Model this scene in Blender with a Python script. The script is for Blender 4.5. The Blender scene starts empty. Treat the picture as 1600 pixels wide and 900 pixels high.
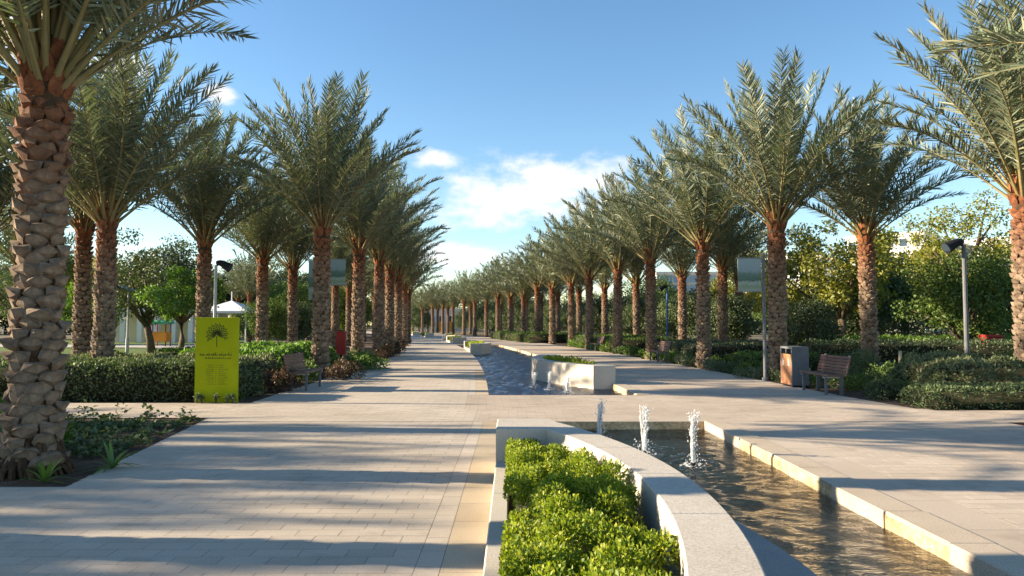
import bpy, math, random
import numpy as np
from mathutils import Vector, Matrix

R = math.radians
random.seed(7)
RNG = np.random.default_rng(11)
scene = bpy.context.scene
COL = scene.collection

# ------------------------------------------------------------------ camera
CAM_H, FPX, HOR = 1.6, 1156.0, 507.0
cam_d = bpy.data.cameras.new('camera')
cam = bpy.data.objects.new('camera', cam_d)
COL.objects.link(cam)
cam_d.sensor_width = 36.0
cam_d.lens = 26.0
cam_d.clip_start = 0.05
cam_d.clip_end = 4000.0
PITCH = math.atan((HOR - 450.0) / FPX)
cam.location = (0, 0, CAM_H)
cam.rotation_euler = (R(90) + PITCH, 0, 0)
scene.camera = cam

# ------------------------------------------------------------------ light
SUN_ELEV = 18.5
SUN_AZ = -86.0          # degrees from +Y towards +X : the sun stands over the left side, a little ahead
w = bpy.data.worlds.new('World')
scene.world = w
w.use_nodes = True
nt = w.node_tree
nt.nodes.clear()
def N(tree, kind, **kw):
    n = tree.nodes.new(kind)
    for k, v in kw.items():
        setattr(n, k, v)
    return n
def link(tree, a, b):
    tree.links.new(a, b)
sky = N(nt, 'ShaderNodeTexSky', sky_type='NISHITA', sun_disc=False)
sky.sun_elevation = R(SUN_ELEV)
sky.sun_rotation = R(SUN_AZ)
sky.altitude = 0.0
sky.air_density = 1.0
sky.dust_density = 0.12
sky.ozone_density = 1.6
SKY_STRENGTH = 0.080
EXPOSURE = 1.6
bg = N(nt, 'ShaderNodeBackground')
bg.inputs['Strength'].default_value = SKY_STRENGTH
out = N(nt, 'ShaderNodeOutputWorld')
# scattered fair-weather clouds: soft puffs in direction space, broken up by noise
tc = N(nt, 'ShaderNodeTexCoord')
sep = N(nt, 'ShaderNodeSeparateXYZ')
link(nt, tc.outputs['Generated'], sep.inputs[0])
def M2(tree, op, a, b=None, c=None):
    n = N(tree, 'ShaderNodeMath', operation=op)
    for i, v in enumerate((a, b, c)):
        if v is None:
            continue
        if isinstance(v, (int, float)):
            n.inputs[i].default_value = v
        else:
            link(tree, v, n.inputs[i])
    return n.outputs[0]
az = M2(nt, 'ARCTAN2', sep.outputs[0], sep.outputs[1])
el = M2(nt, 'ARCSINE', sep.outputs[2])
cmb = N(nt, 'ShaderNodeCombineXYZ')
link(nt, az, cmb.inputs[0]); link(nt, M2(nt, 'MULTIPLY', el, 1.7), cmb.inputs[1])
nz = N(nt, 'ShaderNodeTexNoise'); nz.inputs['Scale'].default_value = 17.0
nz.inputs['Detail'].default_value = 8.0; nz.inputs['Roughness'].default_value = 0.58
link(nt, cmb.outputs[0], nz.inputs['Vector'])
CLOUDS = [(1.2, 10.1, 7.2, 2.2), (-1.8, 9.0, 4.8, 1.6), (3.8, 11.3, 5.8, 1.7), (-5.6, 12.6, 1.9, 0.75), (-22.0, 16.4, 1.3, 0.7), (-4.5, 5.3, 5.0, 1.0),
          (-35.5, 18.5, 4.5, 2.6), (-28.5, 17.3, 2.6, 0.9), (-34.0, 11.5, 5.0, 2.0), (-17.5, 7.0, 3.4, 1.0), (41.0, 9.0, 7.0, 1.8),
          (75.0, 12.0, 8.0, 2.4), (-80.0, 14.0, 9.0, 2.6), (120.0, 10.0, 8.0, 2.2), (-130.0, 12.0, 9.0, 2.4), (170.0, 11.0, 8.0, 2.2)]
total = None
for (a, e, sa, se) in CLOUDS:
    da = M2(nt, 'DIVIDE', M2(nt, 'SUBTRACT', az, R(a)), R(sa))
    de = M2(nt, 'DIVIDE', M2(nt, 'SUBTRACT', el, R(e)), R(se))
    r2 = M2(nt, 'ADD', M2(nt, 'MULTIPLY', da, da), M2(nt, 'MULTIPLY', de, de))
    g = M2(nt, 'EXPONENT', M2(nt, 'MULTIPLY', r2, -0.8))
    total = g if total is None else M2(nt, 'MAXIMUM', total, g)
dens = M2(nt, 'ADD', M2(nt, 'MULTIPLY', total, 0.75), M2(nt, 'MULTIPLY', M2(nt, 'SUBTRACT', nz.outputs[0], 0.5), 1.5))
mr = N(nt, 'ShaderNodeMapRange', interpolation_type='SMOOTHSTEP')
link(nt, dens, mr.inputs[0]); mr.inputs[1].default_value = 0.20; mr.inputs[2].default_value = 0.78
mask = M2(nt, 'MULTIPLY', M2(nt, 'MULTIPLY', mr.outputs[0], M2(nt, 'MINIMUM', M2(nt, 'MULTIPLY', total, 3.0), 1.0)), 0.92)
mixw = N(nt, 'ShaderNodeMix', data_type='RGBA')
link(nt, mask, mixw.inputs[0])
hs = N(nt, 'ShaderNodeHueSaturation'); hs.inputs['Saturation'].default_value = 1.18
link(nt, sky.outputs[0], hs.inputs['Color'])
link(nt, hs.outputs[0], mixw.inputs[6])
mixw.inputs[7].default_value = (5.0, 4.9, 5.0, 1)
link(nt, mixw.outputs[2], bg.inputs['Color'])
link(nt, bg.outputs[0], out.inputs['Surface'])

sun_d = bpy.data.lights.new('sun', 'SUN')
sun_d.energy = 5.0
sun_d.angle = R(0.53)
sun_d.color = (1.0, 0.83, 0.60)
sun = bpy.data.objects.new('sun', sun_d)
COL.objects.link(sun)
sdir = Vector((math.sin(R(SUN_AZ)) * math.cos(R(SUN_ELEV)), math.cos(R(SUN_AZ)) * math.cos(R(SUN_ELEV)), math.sin(R(SUN_ELEV))))
sun.rotation_euler = sdir.to_track_quat('Z', 'Y').to_euler()
sun.location = sdir * 60

vs = scene.view_settings
vs.view_transform = 'Standard'
vs.look = 'None'
vs.gamma = 1.0
vs.exposure = EXPOSURE
vs.use_curve_mapping = False
scene.cycles.max_bounces = 8
scene.cycles.transparent_max_bounces = 12

# ------------------------------------------------------------------ materials
def mat_base(name):
    m = bpy.data.materials.new(name)
    m.use_nodes = True
    t = m.node_tree
    t.nodes.clear()
    o = N(t, 'ShaderNodeOutputMaterial')
    return m, t, o
def ramp(t, fac, stops):
    r = N(t, 'ShaderNodeValToRGB')
    while len(r.color_ramp.elements) < len(stops):
        r.color_ramp.elements.new(0.5)
    for e, (p, c) in zip(r.color_ramp.elements, stops):
        e.position = p
        e.color = (c[0], c[1], c[2], 1)
    link(t, fac, r.inputs[0])
    return r.outputs[0]
def noise(t, scale, detail=4, rough=0.55, vec=None, dist=0.0):
    n = N(t, 'ShaderNodeTexNoise')
    n.inputs['Scale'].default_value = scale
    n.inputs['Detail'].default_value = detail
    n.inputs['Roughness'].default_value = rough
    n.inputs['Distortion'].default_value = dist
    if vec is not None:
        link(t, vec, n.inputs['Vector'])
    return n.outputs['Fac']
def geo_pos(t):
    return N(t, 'ShaderNodeNewGeometry').outputs['Position']
def mixc(t, fac, a, b, blend='MIX'):
    n = N(t, 'ShaderNodeMix', data_type='RGBA', blend_type=blend)
    for i, v in ((0, fac), (6, a), (7, b)):
        if isinstance(v, (int, float)):
            n.inputs[i].default_value = v
        elif isinstance(v, tuple):
            n.inputs[i].default_value = (v[0], v[1], v[2], 1)
        else:
            link(t, v, n.inputs[i])
    return n.outputs[2]
def bump(t, h, strength=0.4, dist=0.01):
    b = N(t, 'ShaderNodeBump')
    b.inputs['Strength'].default_value = strength
    b.inputs['Distance'].default_value = dist
    link(t, h, b.inputs['Height'])
    return b.outputs[0]
def principled(t, o, col, rough=0.8, normal=None, spec=0.3, metal=0.0):
    p = N(t, 'ShaderNodeBsdfPrincipled')
    if isinstance(col, tuple):
        p.inputs['Base Color'].default_value = (col[0], col[1], col[2], 1)
    else:
        link(t, col, p.inputs['Base Color'])
    if isinstance(rough, (int, float)):
        p.inputs['Roughness'].default_value = rough
    else:
        link(t, rough, p.inputs['Roughness'])
    p.inputs['Specular IOR Level'].default_value = spec
    p.inputs['Metallic'].default_value = metal
    if normal is not None:
        link(t, normal, p.inputs['Normal'])
    link(t, p.outputs[0], o.inputs[0])
    return p
def island(t):
    return N(t, 'ShaderNodeNewGeometry').outputs['Random Per Island']

def mat_noise(name, c1, c2, scale=8, rough=0.85, bscale=60, bstr=0.3, bdist=0.01, rnd=0.0, c3=None, spec=0.3, metal=0.0):
    m, t, o = mat_base(name)
    p = geo_pos(t)
    f = noise(t, scale, 6, 0.6, p)
    c = ramp(t, f, [(0.3, c1), (0.7, c2)] if c3 is None else [(0.28, c1), (0.5, c2), (0.72, c3)])
    if rnd > 0:
        v = M2(t, 'MULTIPLY_ADD', island(t), 2 * rnd, 1 - rnd)
        oi = N(t, 'ShaderNodeObjectInfo').outputs['Random']
        v = M2(t, 'MULTIPLY', v, M2(t, 'MULTIPLY_ADD', oi, 2 * rnd, 1 - rnd))
        h = N(t, 'ShaderNodeHueSaturation')
        link(t, v, h.inputs['Value']); link(t, c, h.inputs['Color'])
        c = h.outputs[0]
    principled(t, o, c, rough, bump(t, noise(t, bscale, 5, 0.6, p), bstr, bdist), spec, metal)
    return m

def mat_leaf(name, cols, trans=0.35, gloss=0.04, rough=0.6, objrand=0.25):
    """thin leaf: diffuse + translucent + a waxy sheen; colour varies per leaf and per object"""
    m, t, o = mat_base(name)
    n = len(cols)
    c = ramp(t, island(t), [(i / max(1, n - 1), cc) for i, cc in enumerate(cols)])
    oi = N(t, 'ShaderNodeObjectInfo').outputs['Random']
    h = N(t, 'ShaderNodeHueSaturation')
    link(t, M2(t, 'MULTIPLY_ADD', oi, 2 * objrand, 1 - objrand), h.inputs['Value'])
    link(t, c, h.inputs['Color'])
    c = h.outputs[0]
    d = N(t, 'ShaderNodeBsdfDiffuse'); link(t, c, d.inputs[0])
    tr = N(t, 'ShaderNodeBsdfTranslucent')
    link(t, mixc(t, 1.0, c, (1.15, 1.2, 0.6), 'MULTIPLY'), tr.inputs[0])
    mx = N(t, 'ShaderNodeMixShader'); mx.inputs[0].default_value = trans
    link(t, d.outputs[0], mx.inputs[1]); link(t, tr.outputs[0], mx.inputs[2])
    g = N(t, 'ShaderNodeBsdfGlossy'); g.inputs['Roughness'].default_value = rough
    mx2 = N(t, 'ShaderNodeMixShader'); mx2.inputs[0].default_value = gloss
    link(t, mx.outputs[0], mx2.inputs[1]); link(t, g.outputs[0], mx2.inputs[2])
    link(t, mx2.outputs[0], o.inputs[0])
    return m

MAT = {}
def mat_paver(name, cs, rnd, brick=False):
    m, t, o = mat_base(name)
    p = geo_pos(t)
    big = noise(t, 0.35, 5, 0.6, p)
    fine = noise(t, 55, 4, 0.7, p)
    grit = noise(t, 240, 2, 0.7, p)
    c = ramp(t, big, [(0.3, cs[0]), (0.52, cs[1]), (0.75, cs[2])])
    c = mixc(t, 0.5, c, ramp(t, fine, [(0.25, (0.62, 0.60, 0.58)), (0.75, (1.25, 1.22, 1.2))]), 'MULTIPLY')
    c = mixc(t, 0.35, c, ramp(t, grit, [(0.3, (0.45, 0.45, 0.45)), (0.6, (1.3, 1.3, 1.3))]), 'MULTIPLY')
    # dirt blotches and tyre-wear streaks
    bl = noise(t, 1.7, 6, 0.65, p)
    c = mixc(t, ramp(t, bl, [(0.55, (0, 0, 0)), (0.75, (0.45, 0.45, 0.45))]), c, (0.21, 0.17, 0.135))
    hgt = M2(t, 'ADD', M2(t, 'MULTIPLY', fine, 0.5), grit)
    if brick:
        b = N(t, 'ShaderNodeTexBrick')
        b.offset = 0.5
        b.inputs['Scale'].default_value = 1.0
        b.inputs['Brick Width'].default_value = 0.33
        b.inputs['Row Height'].default_value = 0.168
        b.inputs['Mortar Size'].default_value = 0.005
        b.inputs['Color1'].default_value = (0.86, 0.86, 0.86, 1)
        b.inputs['Color2'].default_value = (1.12, 1.1, 1.08, 1)
        b.inputs['Mortar'].default_value = (0.5, 0.47, 0.45, 1)
        link(t, p, b.inputs['Vector'])
        c = mixc(t, 1.0, c, b.outputs['Color'], 'MULTIPLY')
    else:
        v = M2(t, 'MULTIPLY_ADD', island(t), 2 * rnd, 1 - rnd)
        oi = N(t, 'ShaderNodeObjectInfo').outputs['Random']
        v = M2(t, 'MULTIPLY', v, M2(t, 'MULTIPLY_ADD', oi, 2 * rnd, 1 - rnd))
        h = N(t, 'ShaderNodeHueSaturation')
        link(t, v, h.inputs['Value']); link(t, c, h.inputs['Color'])
        c = h.outputs[0]
    principled(t, o, c, 0.78, bump(t, hgt, 0.35, 0.004), 0.3)
    return m
PAV = [(0.42, 0.36, 0.285), (0.50, 0.435, 0.355), (0.56, 0.495, 0.415)]
PAVR = [(0.41, 0.335, 0.265), (0.48, 0.405, 0.325), (0.54, 0.465, 0.385)]
MAT['paver'] = mat_paver('paver_stone', PAV, 0.07)
MAT['paver_brick'] = mat_paver('paver_stone_far', PAV, 0.1, True)
MAT['paver_r'] = mat_paver('paver_rose_stone', PAVR, 0.08)
MAT['paver_r_brick'] = mat_paver('paver_rose_stone_far', PAVR, 0.1, True)
MAT['border'] = mat_paver('border_slab', [(0.40, 0.31, 0.20), (0.49, 0.40, 0.28), (0.54, 0.46, 0.35)], 0.06)
MAT['joint'] = mat_noise('joint_sand', (0.13, 0.11, 0.09), (0.20, 0.17, 0.14), 20)
MAT['soil'] = mat_noise('garden_soil', (0.055, 0.034, 0.022), (0.13, 0.082, 0.055), 5, 0.95, 40, 0.9, 0.03)
MAT['ground'] = mat_noise('dry_ground', (0.10, 0.085, 0.05), (0.17, 0.14, 0.085), 0.6, 0.95, 12, 0.6, 0.03)
MAT['lawn'] = mat_noise('lawn', (0.075, 0.125, 0.025), (0.13, 0.18, 0.04), 1.4, 0.9, 90, 0.9, 0.03)
MAT['path_far'] = mat_noise('pale_concrete', (0.38, 0.35, 0.31), (0.48, 0.45, 0.41), 2.0)

def mat_stone(name, a, b):
    m, t, o = mat_base(name)
    p = geo_pos(t)
    sp = noise(t, 75, 4, 0.8, p)
    c = ramp(t, noise(t, 1.6, 5, 0.6, p), [(0.3, a), (0.7, b)])
    c = mixc(t, 0.6, c, ramp(t, sp, [(0.36, (0.45, 0.42, 0.38)), (0.5, (1, 1, 1)), (0.64, (1.25, 1.25, 1.25))]), 'MULTIPLY')
    st = noise(t, 3.2, 6, 0.7, p)
    c = mixc(t, ramp(t, st, [(0.58, (0, 0, 0)), (0.78, (0.4, 0.4, 0.4))]), c, (0.27, 0.22, 0.16))
    principled(t, o, c, 0.72, bump(t, sp, 0.25, 0.003), 0.35)
    return m
MAT['stone'] = mat_stone('pale_granite', (0.46, 0.41, 0.345), (0.54, 0.495, 0.425))
MAT['kerb'] = mat_stone('yellow_limestone', (0.43, 0.355, 0.265), (0.51, 0.43, 0.335))
MAT['ledge'] = mat_stone('blue_grey_stone', (0.27, 0.26, 0.245), (0.34, 0.325, 0.30))

def mat_poolfloor():
    m, t, o = mat_base('pool_floor_algae_light_web')
    p = geo_pos(t)
    c = ramp(t, noise(t, 1.3, 7, 0.65, p, 0.6), [(0.28, (0.26, 0.18, 0.095)), (0.5, (0.52, 0.395, 0.235)), (0.72, (0.68, 0.56, 0.37))])
    # light web of the ripples painted into the floor colour, also driving the bump
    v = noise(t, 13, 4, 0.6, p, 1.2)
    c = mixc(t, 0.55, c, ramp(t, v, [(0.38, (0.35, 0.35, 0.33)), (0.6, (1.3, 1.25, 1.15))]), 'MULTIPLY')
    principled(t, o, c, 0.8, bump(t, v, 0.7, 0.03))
    return m
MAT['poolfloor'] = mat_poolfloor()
def mat_water(name, bscale, bstr, bdist=0.06):
    m, t, o = mat_base(name)
    p = geo_pos(t)
    mp = N(t, 'ShaderNodeMapping'); link(t, p, mp.inputs[0])
    mp.inputs['Scale'].default_value = (1.0, 1.7, 1.0)
    h = M2(t, 'ADD', noise(t, bscale, 4, 0.6, mp.outputs[0], 0.9), M2(t, 'MULTIPLY', noise(t, bscale * 3.1, 2, 0.5, mp.outputs[0], 0.4), 0.35))
    nb = bump(t, h, bstr, bdist)
    tr = N(t, 'ShaderNodeBsdfTransparent'); tr.inputs[0].default_value = (0.93, 0.93, 0.88, 1)
    gl = N(t, 'ShaderNodeBsdfGlossy'); gl.inputs['Roughness'].default_value = 0.03
    link(t, nb, gl.inputs['Normal'])
    fr = N(t, 'ShaderNodeFresnel'); fr.inputs[0].default_value = 1.33
    link(t, nb, fr.inputs['Normal'])
    mx = N(t, 'ShaderNodeMixShader')
    link(t, fr.outputs[0], mx.inputs[0]); link(t, tr.outputs[0], mx.inputs[1]); link(t, gl.outputs[0], mx.inputs[2])
    link(t, mx.outputs[0], o.inputs[0])
    return m
MAT['water'] = mat_water('pool_water', 9.0, 0.4)
MAT['water_rippled'] = mat_water('pool_water_rippled', 9.0, 0.5)
MAT['poolfloor_sky_tint'] = mat_noise('pool_floor_painted_sky_blue', (0.13, 0.24, 0.42), (0.20, 0.33, 0.52), 1.5, 0.7)  # sky reflection of the long pool, partly painted into its floor colour
def mat_spray():
    m, t, o = mat_base('white_spray')
    d = N(t, 'ShaderNodeBsdfPrincipled')
    d.inputs['Base Color'].default_value = (0.86, 0.88, 0.9, 1)
    d.inputs['Roughness'].default_value = 0.15
    tr = N(t, 'ShaderNodeBsdfTranslucent'); tr.inputs[0].default_value = (0.85, 0.88, 0.9, 1)
    tp = N(t, 'ShaderNodeBsdfTransparent')
    mx = N(t, 'ShaderNodeMixShader'); mx.inputs[0].default_value = 0.4
    link(t, d.outputs[0], mx.inputs[1]); link(t, tr.outputs[0], mx.inputs[2])
    mx2 = N(t, 'ShaderNodeMixShader'); mx2.inputs[0].default_value = 0.42
    link(t, mx.outputs[0], mx2.inputs[1]); link(t, tp.outputs[0], mx2.inputs[2])
    link(t, mx2.outputs[0], o.inputs[0])
    return m
MAT['spray'] = mat_spray()

MAT['frond'] = mat_leaf('palm_leaflet', [(0.085, 0.118, 0.066), (0.125, 0.160, 0.092), (0.180, 0.205, 0.128), (0.260, 0.250, 0.150)], 0.20, 0.06, 0.55, 0.28)
MAT['rachis'] = mat_noise('palm_midrib', (0.20, 0.17, 0.065), (0.29, 0.24, 0.11), 6, 0.55, 30, 0.2)
def mat_trunk():
    m, t, o = mat_base('palm_bark')
    p = N(t, 'ShaderNodeTexCoord').outputs['Object']
    g = N(t, 'ShaderNodeAttribute'); g.attribute_name = 'young'
    a = ramp(t, noise(t, 7, 6, 0.65, p), [(0.28, (0.11, 0.078, 0.055)), (0.55, (0.26, 0.19, 0.135)), (0.75, (0.41, 0.32, 0.225))])
    b = ramp(t, noise(t, 9, 6, 0.65, p), [(0.28, (0.08, 0.030, 0.016)), (0.55, (0.23, 0.085, 0.038)), (0.78, (0.42, 0.19, 0.08))])
    v = M2(t, 'MULTIPLY_ADD', island(t), 0.5, 0.75)
    c = mixc(t, g.outputs['Fac'], a, b)
    h = N(t, 'ShaderNodeHueSaturation'); link(t, v, h.inputs['Value']); link(t, c, h.inputs['Color'])
    mp = N(t, 'ShaderNodeMapping'); link(t, p, mp.inputs[0]); mp.inputs['Scale'].default_value = (1, 1, 0.25)
    principled(t, o, h.outputs[0], 0.9, bump(t, noise(t, 60, 5, 0.7, mp.outputs[0]), 0.7, 0.012), 0.2)
    return m
MAT['trunk'] = mat_trunk()
MAT['fibre'] = mat_noise('palm_fibre', (0.05, 0.03, 0.018), (0.12, 0.07, 0.035), 14, 0.95, 80, 0.8, 0.02)
MAT['bark'] = mat_noise('tree_bark', (0.06, 0.045, 0.03), (0.16, 0.125, 0.085), 7, 0.9, 30, 0.8, 0.02)
MAT['lime_leaf'] = mat_leaf('lime_shrub_leaf', [(0.12, 0.195, 0.014), (0.20, 0.28, 0.018), (0.28, 0.34, 0.022), (0.40, 0.41, 0.03)], 0.42, 0.035, 0.6)
MAT['dark_leaf'] = mat_leaf('dark_hedge_leaf', [(0.065, 0.095, 0.042), (0.095, 0.135, 0.058), (0.135, 0.175, 0.08)], 0.25, 0.035)
MAT['grey_leaf'] = mat_leaf('grey_green_leaf', [(0.075, 0.10, 0.055), (0.11, 0.14, 0.075), (0.16, 0.185, 0.11)], 0.25, 0.05)
MAT['mid_leaf'] = mat_leaf('mid_green_leaf', [(0.055, 0.105, 0.02), (0.09, 0.15, 0.028), (0.14, 0.20, 0.035)], 0.3, 0.035)
MAT['pale_leaf'] = mat_leaf('pale_hedge_leaf', [(0.15, 0.18, 0.085), (0.20, 0.235, 0.11), (0.26, 0.285, 0.14)], 0.25, 0.04)
MAT['bright_leaf'] = mat_leaf('bright_green_leaf', [(0.07, 0.16, 0.016), (0.11, 0.21, 0.022), (0.16, 0.26, 0.03)], 0.4, 0.06)
MAT['red_leaf'] = mat_leaf('red_green_leaf', [(0.05, 0.05, 0.02), (0.09, 0.05, 0.025), (0.15, 0.05, 0.03), (0.08, 0.09, 0.03)], 0.3, 0.06)
MAT['yellow_leaf'] = mat_leaf('yellow_green_leaf', [(0.14, 0.17, 0.025), (0.21, 0.235, 0.03), (0.29, 0.28, 0.038), (0.36, 0.31, 0.042)], 0.45, 0.05)
MAT['olive_leaf'] = mat_leaf('olive_tree_leaf', [(0.055, 0.08, 0.026), (0.08, 0.11, 0.034), (0.11, 0.14, 0.045)], 0.25, 0.07)
MAT['flower'] = mat_leaf('white_petal', [(0.7, 0.7, 0.66), (0.8, 0.8, 0.76)], 0.3, 0.02)
def mat_wood(name, a, b, rough=0.6):
    m, t, o = mat_base(name)
    p = N(t, 'ShaderNodeTexCoord').outputs['Object']
    mp = N(t, 'ShaderNodeMapping'); link(t, p, mp.inputs[0]); mp.inputs['Scale'].default_value = (14, 1.2, 14)
    f = noise(t, 3, 6, 0.65, mp.outputs[0], 0.4)
    c = ramp(t, f, [(0.3, a), (0.7, b)])
    v = M2(t, 'MULTIPLY_ADD', N(t, 'ShaderNodeObjectInfo').outputs['Random'], 0.3, 0.85)
    h = N(t, 'ShaderNodeHueSaturation'); link(t, v, h.inputs['Value']); link(t, c, h.inputs['Color'])
    principled(t, o, h.outputs[0], rough, bump(t, f, 0.3, 0.004), 0.35)
    return m
MAT['wood'] = mat_wood('bench_hardwood', (0.12, 0.06, 0.045), (0.22, 0.12, 0.09))
MAT['binwood'] = mat_wood('bin_orange_wood', (0.34, 0.15, 0.07), (0.46, 0.22, 0.11), 0.5)
MAT['stake'] = mat_wood('weathered_stake', (0.32, 0.25, 0.16), (0.45, 0.37, 0.26))
MAT['steel'] = mat_noise('galvanised_steel', (0.30, 0.31, 0.32), (0.42, 0.43, 0.44), 5, 0.42, 90, 0.05, 0.002, 0, None, 0.5, 0.6)
MAT['greymetal'] = mat_noise('grey_painted_metal', (0.105, 0.11, 0.12), (0.15, 0.155, 0.165), 4, 0.55, 120, 0.08, 0.002)
MAT['black'] = mat_noise('black_metal', (0.010, 0.011, 0.014), (0.022, 0.024, 0.03), 6, 0.65, 120, 0.08, 0.002, 0, None, 0.15)
MAT['lime'] = mat_noise('lime_paint', (0.31, 0.355, 0.004), (0.35, 0.395, 0.006), 2.5, 0.6, 150, 0.04, 0.001, 0, None, 0.12)
MAT['ink'] = mat_noise('dark_print', (0.03, 0.04, 0.01), (0.05, 0.06, 0.015), 12, 0.6)
MAT['white'] = mat_noise('white_render', (0.70, 0.69, 0.66), (0.80, 0.79, 0.77), 1.2, 0.8, 40, 0.1)
MAT['cream'] = mat_noise('cream_render', (0.55, 0.50, 0.43), (0.66, 0.61, 0.54), 0.8, 0.8, 40, 0.1)
MAT['orange'] = mat_noise('orange_panel', (0.55, 0.20, 0.02), (0.65, 0.28, 0.03), 1.5, 0.6)
MAT['red'] = mat_noise('red_paint', (0.27, 0.02, 0.018), (0.33, 0.03, 0.025), 3, 0.5)
MAT['green_p'] = mat_noise('green_paint', (0.05, 0.30, 0.16), (0.07, 0.36, 0.2), 3, 0.5)
MAT['purple'] = mat_noise('purple_paint', (0.16, 0.06, 0.26), (0.2, 0.09, 0.3), 3, 0.5)
MAT['blue'] = mat_noise('blue_paint', (0.03, 0.12, 0.32), (0.05, 0.16, 0.40), 3, 0.45)
MAT['sail'] = mat_noise('white_canvas', (0.74, 0.74, 0.73), (0.82, 0.82, 0.8), 2, 0.8)
MAT['window'] = mat_noise('window_glass', (0.03, 0.05, 0.07), (0.06, 0.085, 0.11), 0.4, 0.12, 2, 0.02, 0.002, 0, None, 0.6)
MAT['glassblue'] = mat_noise('blue_facade_glass', (0.10, 0.19, 0.28), (0.17, 0.28, 0.38), 0.2, 0.15, 2, 0.02, 0.002, 0, None, 0.6)
def mat_banner():
    m, t, o = mat_base('printed_banner')
    tcx = N(t, 'ShaderNodeTexCoord').outputs['Generated']
    s = N(t, 'ShaderNodeSeparateXYZ'); link(t, tcx, s.inputs[0])
    n = noise(t, 7, 5, 0.6, tcx)
    hgt = M2(t, 'ADD', s.outputs[2], M2(t, 'MULTIPLY', M2(t, 'SUBTRACT', n, 0.5), 0.28))
    c = ramp(t, hgt, [(0.0, (0.30, 0.36, 0.33)), (0.14, (0.22, 0.30, 0.20)), (0.26, (0.34, 0.40, 0.36)), (0.33, (0.08, 0.15, 0.11)),
                      (0.55, (0.14, 0.22, 0.19)), (0.6, (0.25, 0.34, 0.37)), (1.0, (0.30, 0.39, 0.42))])
    principled(t, o, c, 0.6)
    return m
MAT['banner'] = mat_banner()

# ------------------------------------------------------------------ mesh helpers
def obj(name, me, parent=None, loc=None, rot=None, scale=None):
    o = bpy.data.objects.new(name, me)
    COL.objects.link(o)
    if parent is not None:
        o.parent = parent
    if loc is not None:
        o.location = loc
    if rot is not None:
        o.rotation_euler = rot
    if scale is not None:
        o.scale = (scale,) * 3 if isinstance(scale, (int, float)) else scale
    return o
def tag(o, label=None, cat=None, group=None, kind=None):
    if label: o['label'] = label
    if cat: o['category'] = cat
    if group: o['group'] = group
    if kind: o['kind'] = kind
    return o
def empty(name, loc=(0, 0, 0), rz=0.0, scale=1.0):
    o = obj(name, None, None, loc, (0, 0, rz), scale)
    o.empty_display_size = 0.2
    return o
def mesh_np(name, V, F, mats, midx=None, smooth=False):
    """V (n,3); F list of (m,k) int arrays (all tris or all quads per array)"""
    me = bpy.data.meshes.new(name)
    V = np.asarray(V, dtype=np.float32)
    if not isinstance(F, list):
        F = [F]
    F = [np.asarray(f, dtype=np.int32) for f in F if len(f)]
    nl = sum(f.size for f in F); nf = sum(len(f) for f in F)
    me.vertices.add(len(V)); me.vertices.foreach_set('co', V.ravel())
    me.loops.add(nl); me.polygons.add(nf)
    me.loops.foreach_set('vertex_index', np.concatenate([f.ravel() for f in F]))
    tot = np.concatenate([np.full(len(f), f.shape[1], np.int32) for f in F])
    st = np.concatenate([[0], np.cumsum(tot)[:-1]]).astype(np.int32)
    me.polygons.foreach_set('loop_start', st)
    me.polygons.foreach_set('loop_total', tot)
    for m in (mats if isinstance(mats, (list, tuple)) else [mats]):
        me.materials.append(m)
    if midx is not None:
        me.polygons.foreach_set('material_index', np.asarray(midx, np.int32))
    if smooth:
        me.polygons.foreach_set('use_smooth', np.ones(nf, bool))
    me.update(calc_edges=True)
    me.validate()
    return me
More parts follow.
